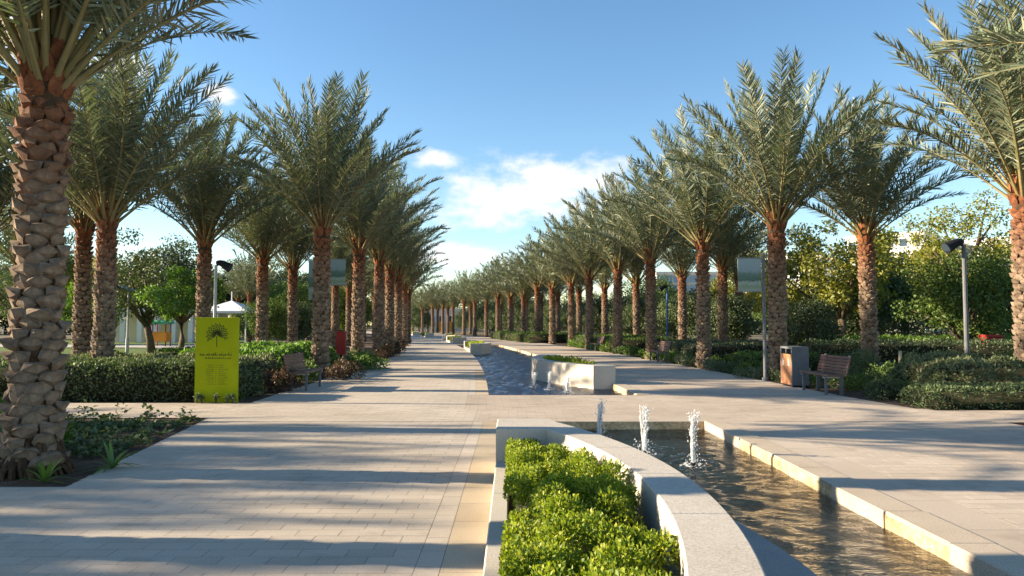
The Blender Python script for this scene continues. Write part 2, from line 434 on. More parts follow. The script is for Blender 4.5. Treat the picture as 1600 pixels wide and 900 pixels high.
class MB:
    def __init__(s):
        s.v = []; s.f = []; s.m = []
    def add(s, vs_, fs, mi=0):
        b = len(s.v)
        s.v += [tuple(p) for p in vs_]
        for f in fs:
            s.f.append(tuple(b + i for i in f)); s.m.append(mi)
    def box(s, c, d, mi=0, rz=0.0, bev=0.0):
        cx, cy, cz = c; hx, hy, hz = d[0] / 2, d[1] / 2, d[2] / 2
        ca, sa = math.cos(rz), math.sin(rz)
        P = []
        if bev <= 0:
            for z in (-hz, hz):
                for (x, y) in ((-hx, -hy), (hx, -hy), (hx, hy), (-hx, hy)):
                    P.append((cx + x * ca - y * sa, cy + x * sa + y * ca, cz + z))
            s.add(P, [(3, 2, 1, 0), (4, 5, 6, 7), (0, 1, 5, 4), (1, 2, 6, 5), (2, 3, 7, 6), (3, 0, 4, 7)], mi)
        else:
            for (z, k) in ((-hz, 0), (hz - bev, 0), (hz, bev)):
                for (x, y) in ((-1, -1), (1, -1), (1, 1), (-1, 1)):
                    X, Y = x * (hx - k), y * (hy - k)
                    P.append((cx + X * ca - Y * sa, cy + X * sa + Y * ca, cz + z))
            F = [(3, 2, 1, 0), (8, 9, 10, 11)]
            for l in (0, 4):
                for i in range(4):
                    j = (i + 1) % 4
                    F.append((l + i, l + j, l + 4 + j, l + 4 + i))
            s.add(P, F, mi)
    def prism(s, poly, z0, z1, mi=0, bev=0.0):
        """vertical prism over a counter-clockwise polygon"""
        n = len(poly)
        A = np.array(poly, float)
        levels = [(A, z0), (A, z1 - bev)] if bev > 0 else [(A, z0), (A, z1)]
        if bev > 0:
            c = A.mean(0)
            nx = np.roll(A, -1, 0); pv = np.roll(A, 1, 0)
            e1 = nx - A; e0 = A - pv
            n1 = np.stack([-e1[:, 1], e1[:, 0]], 1); n0 = np.stack([-e0[:, 1], e0[:, 0]], 1)
            n1 /= np.linalg.norm(n1, axis=1)[:, None] + 1e-9; n0 /= np.linalg.norm(n0, axis=1)[:, None] + 1e-9
            B = A + (n1 + n0) / (1 + (n1 * n0).sum(1))[:, None] * bev
            levels.append((B, z1))
        P = []
        for (L, z) in levels:
            P += [(x, y, z) for (x, y) in L]
        F = [tuple(range(n - 1, -1, -1)), tuple(range((len(levels) - 1) * n, len(levels) * n))]
        for l in range(len(levels) - 1):
            for i in range(n):
                j = (i + 1) % n
                F.append((l * n + i, l * n + j, (l + 1) * n + j, (l + 1) * n + i))
        s.add(P, F, mi)
    def tube(s, pts, radii, sides=8, mi=0, cap=True):
        pts = [Vector(p) for p in pts]
        n = len(pts); P = []
        ref = Vector((0.0, 0.0, 1.0))
        for i, p in enumerate(pts):
            d = (pts[min(i + 1, n - 1)] - pts[max(i - 1, 0)]).normalized()
            a = d.cross(ref)
            if a.length < 0.05:
                a = d.cross(Vector((0, 1, 0)))
            a.normalize(); b = d.cross(a)
            for k in range(sides):
                t = 2 * math.pi * k / sides
                P.append(p + (a * math.cos(t) + b * math.sin(t)) * radii[i])
        F = []
        for i in range(n - 1):
            for k in range(sides):
                k2 = (k + 1) % sides
                F.append((i * sides + k, (i + 1) * sides + k, (i + 1) * sides + k2, i * sides + k2))
        if cap:
            F.append(tuple(range(sides)))
            F.append(tuple((n - 1) * sides + k for k in range(sides - 1, -1, -1)))
        s.add(P, F, mi)
    def mesh(s, name, mats, smooth=False):
        me = bpy.data.meshes.new(name)
        me.from_pydata(s.v, [], s.f)
        for m in (mats if isinstance(mats, (list, tuple)) else [mats]):
            me.materials.append(m)
        me.polygons.foreach_set('material_index', s.m)
        if smooth:
            me.polygons.foreach_set('use_smooth', [True] * len(s.f))
        me.update()
        return me
    def build(s, name, mats, parent=None, loc=None, rot=None, smooth=False):
        return obj(name, s.mesh(name, mats, smooth), parent, loc, rot)

def gx(px, Y):
    """lateral position of a photo column at ground distance Y"""
    return (px - 800.0) / FPX * Y
def cx(Y):
    """sideways drift of the avenue's axis, which bends gently to one side"""
    if Y <= 0: return 0.0
    if Y < 110: return -0.00125 * Y * Y
    return -15.125 - 0.275 * (Y - 110)

# ------------------------------------------------------------------ leaves
def unit(a):
    return a / (np.linalg.norm(a, axis=1)[:, None] + 1e-9)
def leaf_quads(P, D, U, length, width, rng, fold=0.25):
    """one pointed leaf (two triangles pairs as a kite) per point: P base, D direction, U facing"""
    n = len(P)
    S = unit(np.cross(D, U)); U2 = np.cross(S, D)
    L = (length * (0.65 + 0.7 * rng.random(n)))[:, None]; W = (width * (0.65 + 0.7 * rng.random(n)))[:, None]
    V = np.empty((n, 4, 3))
    V[:, 0] = P
    V[:, 1] = P + D * L * 0.5 + S * W * 0.5 + U2 * W * fold
    V[:, 2] = P + D * L
    V[:, 3] = P + D * L * 0.5 - S * W * 0.5 + U2 * W * fold
    F = np.arange(n * 4).reshape(n, 4)
    return V.reshape(-1, 3), F
def smooth_noise(P, s, seed):
    r = np.random.default_rng(seed)
    o = np.zeros(len(P))
    for k in range(5):
        d = r.normal(size=3) * s * (1.0 + 0.6 * k); ph = r.random() * 6.28
        o += np.sin(P @ d + ph) / (1 + 0.5 * k)
    return o / 2.6
def hedge_mesh(name, dims, mats, dens, leaf, seed, bumpy=0.06, clump=2.6, flowers=0, wild=0.6):
    """dims (lx, ly, h): added dark core that blocks light and a coat of leaves with an uneven outline; origin at base centre"""
    rng = np.random.default_rng(seed)
    lx, ly, h = dims
    areas = np.array([lx * ly, lx * h, lx * h, ly * h, ly * h])
    n = int(areas.sum() * dens)
    f = rng.choice(5, n, p=areas / areas.sum())
    a, b = rng.random(n), rng.random(n)
    P = np.zeros((n, 3)); Nn = np.zeros((n, 3))
    k = f == 0; P[k] = np.stack([(a[k] - .5) * lx, (b[k] - .5) * ly, np.full(k.sum(), h)], 1); Nn[k] = (0, 0, 1)
    for ff, sy in ((1, -1), (2, 1)):
        k = f == ff; P[k] = np.stack([(a[k] - .5) * lx, np.full(k.sum(), sy * ly / 2), b[k] * h], 1); Nn[k] = (0, sy, 0)
    for ff, sx in ((3, -1), (4, 1)):
        k = f == ff; P[k] = np.stack([np.full(k.sum(), sx * lx / 2), (a[k] - .5) * ly, b[k] * h], 1); Nn[k] = (sx, 0, 0)
    # round the shoulders
    q = np.minimum(0.3, min(lx, ly, h) * 0.45)
    for ax, hh in ((0, lx / 2), (1, ly / 2)):
        over = np.maximum(0, np.abs(P[:, ax]) - (hh - q)) / q
        up = np.maximum(0, P[:, 2] - (h - q)) / q
        c = np.minimum(over, up)
        P[:, 2] -= c * q * 0.35; P[:, ax] -= np.sign(P[:, ax]) * c * q * 0.3
    nz_ = smooth_noise(P, clump, seed) + 0.6 * smooth_noise(P, clump * 2.7, seed + 1)
    P = P + Nn * (nz_ * bumpy)[:, None] - Nn * (rng.random(n) ** 2 * 0.09)[:, None]
    P[:, 2] = np.maximum(P[:, 2], 0.015)
    D = unit(Nn * 0.8 + np.array([0, 0, 0.35]) + rng.normal(size=(n, 3)) * wild)
    U = unit(Nn + np.array([0, 0, 0.6]) + rng.normal(size=(n, 3)) * 0.5)
    V, F = leaf_quads(P, D, U, leaf, leaf * 0.55, rng)
    mi = np.zeros(len(F), int)
    if flowers:
        fl = rng.choice(len(F), flowers, replace=False); mi[fl] = 2
        idx = (fl[:, None] * 4 + np.arange(4)).ravel()
        c0 = np.repeat(V[fl * 4], 4, 0); V[idx] = c0 + (V[idx] - c0) * 1.1
    # dark solid core, added to block light between the leaves
    nx, ny = max(2, int(lx / 0.35)), max(2, int(ly / 0.35))
    core = MB()
    ins = 0.07
    core.box((0, 0, (h - ins) / 2), (lx - 2 * ins - 0.1, ly - 2 * ins - 0.1, h - ins - 0.04))
    cv = np.array(core.v); cf = np.array(core.f, int) + len(V)
    return mesh_np(name, np.vstack([V, cv]), [F, cf], mats, np.concatenate([mi, np.ones(len(cf), int)]))
MAT['dark_core'] = mat_noise('leaf_dark_core', (0.018, 0.018, 0.009), (0.035, 0.03, 0.015), 9, 0.95)  # near-black colour of the solid cores added inside the leaves

def shrub_mesh(name, rx, ry, h, mats, n, leaf, seed, clumps=14, aspect=0.5):
    """rounded loose shrub: leafy clumps on a few stems; origin at base"""
    rng = np.random.default_rng(seed)
    c = rng.normal(size=(clumps, 3)); c = unit(c); c[:, 2] = np.abs(c[:, 2])
    c *= (0.45 + 0.5 * rng.random(clumps))[:, None]
    C = c * np.array([rx, ry, h * 0.75]) + np.array([0, 0, h * 0.18])
    k = rng.choice(clumps, n)
    d = unit(rng.normal(size=(n, 3)))
    rad = min(rx, ry) * 0.42
    P = C[k] + d * (rad * (0.5 + 0.5 * rng.random(n)))[:, None] * np.array([1, 1, 0.85])
    P[:, 2] = np.maximum(P[:, 2], 0.01)
    D = unit(d * 0.8 + np.array([0, 0, 0.45]) + rng.normal(size=(n, 3)) * 0.5)
    U = unit(d + np.array([0, 0, 0.5]) + rng.normal(size=(n, 3)) * 0.5)
    V, F = leaf_quads(P, D, U, leaf, leaf * aspect, rng)
    mb = MB()
    for j in range(min(clumps, 9)):
        mb.tube([(0, 0, -0.02), tuple(C[j] * np.array([.45, .45, .5])), tuple(C[j])], [0.012, 0.009, 0.005], 4)
    sv = np.array([tuple(p) for p in mb.v]); quads = [f for f in mb.f if len(f) == 4]
    sf = np.array(quads, int) + len(V)
    return mesh_np(name, np.vstack([V, sv]), [F, sf], mats, np.concatenate([np.zeros(len(F), int), np.ones(len(sf), int)]))

# ------------------------------------------------------------------ setting: ground, pavement, pools
POOLS = [(-2.0, 12.3), (16.9, 58.0)]
PX0, PX1 = -0.17, 3.18
def pool_left(Y):
    return 0.62 if Y < 14 else cx(Y) + PX0
def pool_right(Y):
    return PX1 if Y < 14 else cx(Y) + PX1
def left_edge(Y):
    if Y < 7.4: return -16.0
    if Y < 12.8: return -4.4 - 0.8 * (Y - 7.4) / 5.4
    if Y < 15.2: return -5.3
    k = min(1.0, max(0.0, (Y - 17) / 28.0))
    return cx(Y) - 5.05 + 0.95 * k
def right_edge(Y):
    if Y < 12.2: return 8.1
    if Y < 14.2: return 7.9
    return cx(Y) + 7.75 + max(0, (16.5 - Y)) * 0.08
def strip(mb, f0, f1, Ys, z, mi=0):
    for a, b in zip(Ys[:-1], Ys[1:]):
        e = 1e-4
        mb.add([(f0(a + e), a, z), (f1(a + e), a, z), (f1(b - e), b, z), (f0(b - e), b, z)], [(0, 1, 2, 3)], mi)
def ys(a, b, n):
    return [a + (b - a) * i / n for i in range(n + 1)]
g = MB()
BIG = 1500.0
brk = sorted(set([-300.0, -2.0, 12.3, 16.9] + ys(16.9, 58.0, 14) + [1500.0]))
for a, b in zip(brk[:-1], brk[1:]):
    m_ = (a + b) / 2
    inpool = any(p0 <= m_ <= p1 for p0, p1 in POOLS)
    if not inpool:
        g.add([(-BIG, a, -0.03), (BIG, a, -0.03), (BIG, b, -0.03), (-BIG, b, -0.03)], [(0, 1, 2, 3)])
    else:
        e = 1e-4
        l0, l1, r0, r1 = pool_left(a + e), pool_left(b - e), pool_right(a + e), pool_right(b - e)
        g.add([(-BIG, a, -0.03), (l0, a, -0.03), (l1, b, -0.03), (-BIG, b, -0.03)], [(0, 1, 2, 3)])
        g.add([(r0, a, -0.03), (BIG, a, -0.03), (BIG, b, -0.03), (r1, b, -0.03)], [(0, 1, 2, 3)])
tag(g.build('ground', MAT['ground']), 'dry sandy ground of the park', kind='structure')

PAVE_END = 26.0      # real paver stones up to here, textured paving beyond
def cl(Y): return pool_left(Y) if Y < 12.3 else cx(Y) + PX0
# joint bed under the pavers
jb = MB()
strip(jb, left_edge, lambda Y: cl(Y), [-6, 7.4], -0.001)
strip(jb, left_edge, lambda Y: cl(Y), [7.4, 9.5, 12.3], -0.001)
strip(jb, left_edge, lambda Y: right_edge(Y) if Y > 12.8 else pool_right(Y), [12.3, 12.8], -0.001)
strip(jb, left_edge, lambda Y: cx(Y) + PX0, [12.8, 15.2, 16.9] + ys(17.2, PAVE_END, 5), -0.001)
pl = tag(jb.build('pavement', MAT['joint']), kind='structure')
jr = MB()
strip(jr, lambda Y: PX1, right_edge, [-6, 12.2], -0.001)
strip(jr, lambda Y: cx(Y) + PX0 if Y > 12.8 else PX1, right_edge, [12.2, 12.8, 14.2, 16.9], -0.001)
strip(jr, lambda Y: cx(Y) + PX1, right_edge, ys(16.9, PAVE_END, 5), -0.001)
pr = tag(jr.build('pavement', MAT['joint']), kind='structure')

PW, PD, GAP = 0.33, 0.168, 0.005
def paver_shared(nm, m, sx, sy):
    b = MB(); b.box((0, 0, -0.03), (sx, sy, 0.06), 0, 0, 0.0)
    return b.mesh(nm, m)
def lay(parent, lo, hi, y0, y1, mat, keep, shift):
    """running-bond pavers between x limits lo(Y), hi(Y); nearest ones in view become single objects"""
    cells = []
    r = 0; Y = y0
    while Y + PD <= y1 + 1e-6:
        yc = Y + PD / 2
        base = (cx(yc) if yc > 14 else 0.0) + shift
        a, b = lo(yc), hi(yc)
        off = (r % 2) * PW / 2
        k0 = math.floor((a - base - off) / PW)
        k1 = math.ceil((b - base - off) / PW)
        for k in range(k0, k1):
            xa = max(a, base + off + k * PW); xb = min(b, base + off + (k + 1) * PW)
            if xb - xa < 0.10 and cells and cells[-1][2] == Y:
                if xb > cells[-1][1] + 1e-6: cells[-1] = (cells[-1][0], xb, Y)
            elif xb - xa > 0.01:
                cells.append((xa, xb, Y))
        Y += PD; r += 1
    rng = random.Random(5)
    def vis(c):
        xm, ym = (c[0] + c[1]) / 2, c[2]
        return abs(xm) < 0.70 * ym and ym > 4.45
    view = sorted([c for c in cells if vis(c)], key=lambda c: c[2])
    single = set(view[:keep])
    full = paver_shared('paver', mat, PW - GAP, PD - GAP)
    mb = MB()
    for c in cells:
        xm, ym = (c[0] + c[1]) / 2, c[2] + PD / 2
        dz = rng.uniform(-0.0004, 0.0004); rz = rng.uniform(-0.005, 0.005)
        wd = c[1] - c[0]
        if c in single:
            if abs(wd - PW) < 1e-4:
                me = full
            else:
                me = paver_shared('paver', mat, wd - GAP, PD - GAP)
            o = obj('paver', me, parent, (xm, ym, dz), (rng.uniform(-.004, .004), 0.0, rz))
        else:
            mb.box((xm, ym, -0.03 + dz), (wd - GAP, PD - GAP, 0.06), 0, rz, 0.0)
    o = mb.build('paver', mat, parent)
    o['kind'] = 'stuff'
B0, B1 = -0.47, -0.64       # border strips beside the planter
lay(pl, lambda Y: max(left_edge(Y), -9.0), lambda Y: (cx(Y) if Y > 14 else 0) + B1, 3.0, 12.3, MAT['paver'], 290, 0.0)
lay(pl, lambda Y: max(left_edge(Y), -20), lambda Y: (cx(Y) if Y > 14 else 0) + B1, 12.3 + 0.002, PAVE_END, MAT['paver'], 0, 0.0)
lay(pr, lambda Y: 4.0, right_edge, 3.0, 12.3, MAT['paver_r'], 290, 0.1)
lay(pr, lambda Y: (B1 if Y < 14 else cx(Y) + B1), right_edge, 12.302, 16.9, MAT['paver_r'], 0, 0.1)
lay(pr, lambda Y: cx(Y) + 4.0, right_edge, 16.902, PAVE_END, MAT['paver_r'], 0, 0.1)
# border slabs: long stones laid along the pools
def border(parent, x0, x1, y0, y1, ln, mat, seed):
    rng = random.Random(seed); Y = y0
    meshes = {}
    while Y < y1 - 0.05:
        L = min(ln, y1 - Y)
        key = round(L, 3)
        if key not in meshes:
            meshes[key] = paver_shared('border_slab', mat, x1 - x0 - GAP, L - GAP)
        yc = Y + L / 2
        o = obj('border_slab', meshes[key], parent, ((cx(yc) if yc > 14 else 0) + (x0 + x1) / 2, yc, rng.uniform(-.0003, .0003)), (0, 0, (0.0025 * yc if yc > 14 else 0)))
        Y += L
border(pl, B0, -0.17, 3.0, 12.3, 0.62, MAT['border'], 1)
border(pl, B1, B0, 3.0, 12.3, 0.33, MAT['paver'], 2)
border(pl, B0, -0.17, 16.9, PAVE_END, 0.62, MAT['border'], 3)
border(pl, B1, B0, 16.9, PAVE_END, 0.33, MAT['paver'], 4)
border(pr, 3.52, 4.0, 3.0, 12.3, 0.95, MAT['paver_r'], 5)
border(pr, 3.52, 4.0, 16.9, PAVE_END, 0.95, MAT['paver_r'], 6)
fl = MB(); fl.box((0.2, 10.5, -0.03), (0.72, 3.55, 0.06), 0, 0, 0.004)
obj('border_slab', fl.mesh('border_slab', MAT['border']), pl)

far = MB()
FY = ys(PAVE_END, 58.0, 8) + [64, 70, 76, 82, 88, 94, 100, 106, 112, 122, 135, 150, 170]
strip(far, left_edge, lambda Y: cx(Y) + PX0, FY, 0.0)
tag(far.build('pavement', MAT['paver_brick']), kind='structure')
far = MB()
strip(far, lambda Y: cx(Y) + PX1 + 0.3 if Y < 58 else cx(Y) + PX0, right_edge, FY, 0.0)
tag(far.build('pavement', MAT['paver_r_brick']), kind='structure')
# side paths crossing the avenue and the park paths beyond
sp = MB()
sp.add([(-45, 12.8, -0.002), (-5.302, 12.8, -0.002), (-5.302, 15.2, -0.002), (-45, 15.2, -0.002)], [(0, 1, 2, 3)])
tag(sp.build('side_path', MAT['paver_brick']), kind='structure')
sp = MB()
sp.add([(7.902, 12.2, -0.002), (45, 12.2, -0.002), (45, 13.9, -0.002), (7.902, 13.9, -0.002)], [(0, 1, 2, 3)])
tag(sp.build('side_path', MAT['paver_r_brick']), kind='structure')
sp = MB()
sp.add([(-15, 45, -0.004), (-13, 50, -0.004), (-24, 58, -0.004), (-60, 62, -0.004), (-60, 56, -0.004), (-27, 52, -0.004)], [(0, 1, 2, 3, 4, 5)])
tag(sp.build('park_path', MAT['path_far']), kind='structure')
lw = MB()
lw.add([(-16, 30, -0.016), (-15.5, 45, -0.016), (-27, 75, -0.016), (-90, 75, -0.016), (-60, 30, -0.016)], [(0, 1, 2, 3, 4)])
tag(lw.build('lawn', MAT['lawn']), kind='structure')

# planting beds (soil), a hair above the ground
bed = MB()
bed.add([(-16, 7.4, -0.02), (-4.4, 7.4, -0.02), (-5.2, 12.8, -0.02), (-16, 12.8, -0.02)], [(0, 1, 2, 3)])
lb = [(left_edge(Y), Y, -0.02) for Y in [15.2, 17, 20, 24, 28, 32, 38, 44, 52, 60, 70, 85, 100, 120]]
for a, b in zip(lb[:-1], lb[1:]):
    bed.add([(a[0] - 9.5, a[1], -0.02), a, b, (b[0] - 9.5, b[1], -0.02)], [(0, 1, 2, 3)])
bed.add([(8.1, 3, -0.02), (20, 3, -0.02), (20, 12.2, -0.02), (8.1, 12.2, -0.02)], [(0, 1, 2, 3)])
rb = [(right_edge(Y), Y, -0.02) for Y in [14.2, 17, 20, 24, 28, 32, 38, 44, 52, 60, 70, 85, 100, 120]]
rb[0] = (rb[0][0], 13.9, -0.02)
for a, b in zip(rb[:-1], rb[1:]):
    bed.add([a, (a[0] + 26, a[1], -0.02), (b[0] + 26, b[1], -0.02), b], [(0, 1, 2, 3)])
tag(bed.build('planting_bed', MAT['soil']), kind='structure')

# pool basins
WZ, FZ = -0.13, -0.30
JETS = [(1.32, 11.2), (1.78, 10.05), (2.23, 9.2), (gx(886, 19.0), 19.0), (gx(858, 19.8), 19.8), (gx(834, 20.6), 20.6)]
def basin(Ys, wmat):
    mb = MB()
    for a, b in zip(Ys[:-1], Ys[1:]):
        e = 1e-4
        L0, L1, R0, R1 = pool_left(a + e), pool_left(b - e), pool_right(a + e), pool_right(b - e)
        mb.add([(L0, a, FZ), (R0, a, FZ), (R1, b, FZ), (L1, b, FZ)], [(0, 1, 2, 3)])
        mb.add([(L0, a, FZ), (L1, b, FZ), (L1, b, -0.005), (L0, a, -0.005)], [(0, 1, 2, 3)], 1)
        mb.add([(R0, a, FZ), (R1, b, FZ), (R1, b, -0.02), (R0, a, -0.02)], [(0, 3, 2, 1)], 1)
    a, b = Ys[0], Ys[-1]
    mb.add([(pool_left(a), a, FZ), (pool_right(a), a, FZ), (pool_right(a), a, -0.005), (pool_left(a), a, -0.005)], [(0, 1, 2, 3)], 1)
    mb.add([(pool_left(b), b, FZ), (pool_right(b), b, FZ), (pool_right(b), b, -0.005), (pool_left(b), b, -0.005)], [(3, 2, 1, 0)], 1)
    tag(mb.build('pool_basin', [MAT['poolfloor' if wmat == 'water' else 'poolfloor_sky_tint'], MAT['poolfloor']]), kind='structure')
    # rippled surface: crossing wavelets and rings spreading from the jets
    near_ = wmat == 'water'
    y0, y1 = Ys[0] if not near_ else 2.0, Ys[-1]
    ny = int((y1 - y0) / (0.035 if near_ else 0.06)); nx = 72 if near_ else 60
    vv = np.linspace(y0 + 0.001, y1 - 0.001, ny + 1); uu = np.linspace(0, 1, nx + 1)
    L_ = np.array([pool_left(v) + 0.002 for v in vv]); R_ = np.array([pool_right(v) - 0.002 for v in vv])
    X = L_[:, None] + (R_ - L_)[:, None] * uu[None, :]; Yg = np.repeat(vv[:, None], nx + 1, 1)
    rw = np.random.default_rng(17); Z = np.zeros_like(X)
    for k in range(26):
        lam = rw.uniform(0.16, 0.75); a = rw.normal() * 0.9 + 1.2; amp = lam * (0.0052 if near_ else 0.019)
        kx, ky = math.cos(a) * 6.283 / lam, math.sin(a) * 6.283 / lam
        Z += amp * np.sin(kx * X + ky * Yg + rw.random() * 6.28 + 1.3 * np.sin(0.9 * X + 0.6 * Yg + k)) / 3.2
    for (jx, jy) in JETS:
        r_ = np.hypot(X - jx, Yg - jy)
        Z += 0.011 * np.sin(r_ * 38.0) * np.exp(-r_ * 2.6)
    V = np.stack([X, Yg, WZ + Z], 2).reshape(-1, 3)
    ii = (np.arange(ny)[:, None] * (nx + 1) + np.arange(nx)[None, :]).ravel()
    F = np.stack([ii, ii + 1, ii + nx + 2, ii + nx + 1], 1)
    tag(obj('pool_water', mesh_np('pool_water', V, [F], MAT[wmat], None, True)), kind='structure')
basin([-2.0, 4.0, 8.0, 12.3], 'water')
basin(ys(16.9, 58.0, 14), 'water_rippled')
# kerb stones on the far side of the pools
kb = empty('pool_kerb'); tag(kb, kind='structure')
rngk = random.Random(3)
def kerb_run(y0, y1, ln):
    Y = y0
    while Y < y1 - 0.1:
        L = min(ln * rngk.uniform(0.9, 1.1), y1 - Y)
        yc = Y + L / 2
        m = MB(); m.box((0, 0, -0.10), (0.34 - 0.004, L - 0.008, 0.2 + 0.02), 0, 0, 0.008)
        x = pool_right(yc) + 0.17 + rngk.uniform(-0.018, 0.012)
        obj('kerb_stone', m.mesh('kerb_stone', MAT['kerb']), kb, (x, yc, rngk.uniform(-0.004, 0.004)), (0, rngk.uniform(-.008, .008), (0.0025 * yc if yc > 14 else 0) + rngk.uniform(-.004, .004)))
        Y += L
kerb_run(2.5, 12.3, 1.0)
kerb_run(16.9, 58.0, 1.6)

# ------------------------------------------------------------------ planters
RI, RO, AC = 7.66, 8.01, -6.72
def arc(rad, y):
    return AC + math.sqrt(rad * rad - y * y)
def make_planter(loc, rz, label, group, flip=False, ledge=True):
    p = empty('stone_planter', loc, rz)
    tag(p, label, 'planter', group)
    fx = -1.0 if flip else 1.0
    def P(poly):
        q = [(x * fx, y) for (x, y) in poly]
        return q[::-1] if flip else q
    n = 5
    for i in range(n):
        a = -2.9 + 5.8 * i / n + 0.0015; b = -2.9 + 5.8 * (i + 1) / n - 0.0015
        yy = [a + (b - a) * k / 8 for k in range(9)]
        m = MB(); m.prism(P([(arc(RO, y), y) for y in yy] + [(arc(RI, y), y) for y in yy[::-1]]), -0.31, 0.5, 0, 0.012)
        m.build('wall_stone', MAT['stone'], p)
    for s in (-1, 1):
        poly = [(-0.17, 2.903), (arc(RO, 2.903), 2.903), (arc(RO, 3.2), 3.2), (arc(RO, 3.45), 3.45), (0.44, 3.75), (-0.17, 3.75)]
        if s < 0:
            poly = [(x, -y) for (x, y) in poly][::-1]
        m = MB(); m.prism(P(poly), -0.31, 0.503, 0, 0.012)
        m.build('end_block', MAT['stone'], p)
    for i in range(4):
        a = -2.897 + 5.794 * i / 4; b = a + 5.794 / 4 - 0.003
        m = MB(); m.prism(P([(-0.17, a), (-0.03, a), (-0.03, b), (-0.17, b)]), -0.31, 0.16, 0, 0.01)
        m.build('low_rim', MAT['stone'], p)
    m = MB(); yy = [-2.9 + 5.8 * k / 16 for k in range(17)]
    m.prism(P([(-0.03, -2.9)] + [(arc(RI, y) - 0.001, y) for y in yy] + [(-0.03, 2.9)]), -0.3, 0.09)
    m.build('soil', MAT['soil'], p)
    if ledge:
        m = MB(); yy = [-3.6 + 7.2 * k / 20 for k in range(21)]
        m.prism(P([(arc(8.80, y), y) for y in yy] + [(arc(RO, y) - 0.05, y) for y in yy[::-1]]), -0.31, -0.095, 0, 0.012)
        m.build('ledge', MAT['ledge'], p)
    return p
def planter_leaves(name, seed, n, leaf, flip=False):
    rng = np.random.default_rng(seed)
    C = []
    tries = 0
    while len(C) < 170 and tries < 9000:
        tries += 1
        y = rng.uniform(-2.8, 2.8); x = rng.uniform(0.0, 0.95)
        if x < arc(RI, y) - 0.08:
            C.append((x, y, rng.uniform(0.18, 0.41) + (0.04 if y < 1 else 0)))
    C = np.array(C)
    k = rng.choice(len(C), n)
    d = unit(rng.normal(size=(n, 3))); d[:, 2] = np.abs(d[:, 2]) * 1.2 - 0.25
    d = unit(d)
    P = C[k] + d * (0.13 * (0.45 + 0.55 * rng.random(n)))[:, None]
    P[:, 2] -= 0.09 * np.clip((P[:, 1] - 2.2) / 0.6, 0, 1)
    P[:, 0] = np.maximum(P[:, 0], -0.04); P[:, 2] = np.maximum(P[:, 2], 0.1)
    xi = np.array([arc(RI, min(2.95, max(-2.95, y))) for y in P[:, 1]])
    P[:, 0] = np.minimum(P[:, 0], xi - 0.02); P[:, 1] = np.clip(P[:, 1], -2.87, 2.86)
    D = unit(d * 0.7 + np.array([0, 0, 0.5]) + rng.normal(size=(n, 3)) * 0.5)
    U = unit(d + np.array([0, 0, 0.6]) + rng.normal(size=(n, 3)) * 0.5)
    V, F = leaf_quads(P, D, U, leaf, leaf * 0.62, rng)
    # dark solid core added underneath the leaves
    yy = [-2.8 + 5.6 * j / 14 for j in range(15)]
    m = MB(); m.prism([(0.03, -2.8)] + [(arc(RI, y) - 0.07, y) for y in yy] + [(0.03, 2.8)], 0.09, 0.24)
    me0 = m.mesh('t', MAT['dark_core'])
    bpy_f = [list(p.vertices) for p in me0.polygons]
    tv = np.array([v.co[:] for v in me0.vertices]); bpy.data.meshes.remove(me0)
    tris = []
    for f in bpy_f:
        for j in range(1, len(f) - 1):
            tris.append((f[0], f[j], f[j + 1]))
    tf = np.array(tris) + len(V)
    VV = np.vstack([V, tv])
    if flip:
        VV[:, 0] *= -1
    return mesh_np(name, VV, [F, tf], [MAT['lime_leaf'], MAT['dark_core']], np.concatenate([np.zeros(len(F), int), np.ones(len(tf), int)]))

make_planter((0, 4.95, 0), 0, 'curved pale granite planter wall around lime green shrubs beside three water jets', None)
o = obj('ground_cover', planter_leaves('ground_cover', 21, 95000, 0.026), None, (0, 4.95, 0))
tag(o, 'lime green small-leaved shrubs filling the curved planter', 'shrubs', None, 'stuff')
lowleaf = planter_leaves('ground_cover', 22, 5000, 0.075)
lowleaf_f = planter_leaves('ground_cover', 23, 5000, 0.075, True)
make_planter((2.02, 23.6, 0), R(9.0), 'pale granite planter standing in the blue water of the long pool', None, True, False)
tag(obj('ground_cover', lowleaf_f, None, (2.02, 23.6, 0), (0, 0, R(9.0))), 'green shrubs in the planter standing in the long pool', 'shrubs', None, 'stuff')
for (Y, dx, fl_, lab) in [(45.7, 0.0, False, 'granite planter on the edge of the long pool with clear water before it'),
                          (65.5, 0.0, False, 'granite planter just past the end of the long pool'),
                          (78.0, 1.6, True, 'small looking granite planter on the open paving past the pool'),
                          (95.5, 0.0, False, 'distant granite planter where the walk bends away'),
                          (112.0, 0.3, False, 'farthest granite planter at the bend of the walk')]:
    h = math.atan(0.0025 * Y)
    make_planter((cx(Y) + dx, Y, 0), h, lab, None, fl_, False)
    tag(obj('ground_cover', lowleaf_f if fl_ else lowleaf, None, (cx(Y) + dx, Y, 0), (0, 0, h)), 'green shrubs filling the ' + lab.replace('granite ', ''), 'shrubs', None, 'stuff')

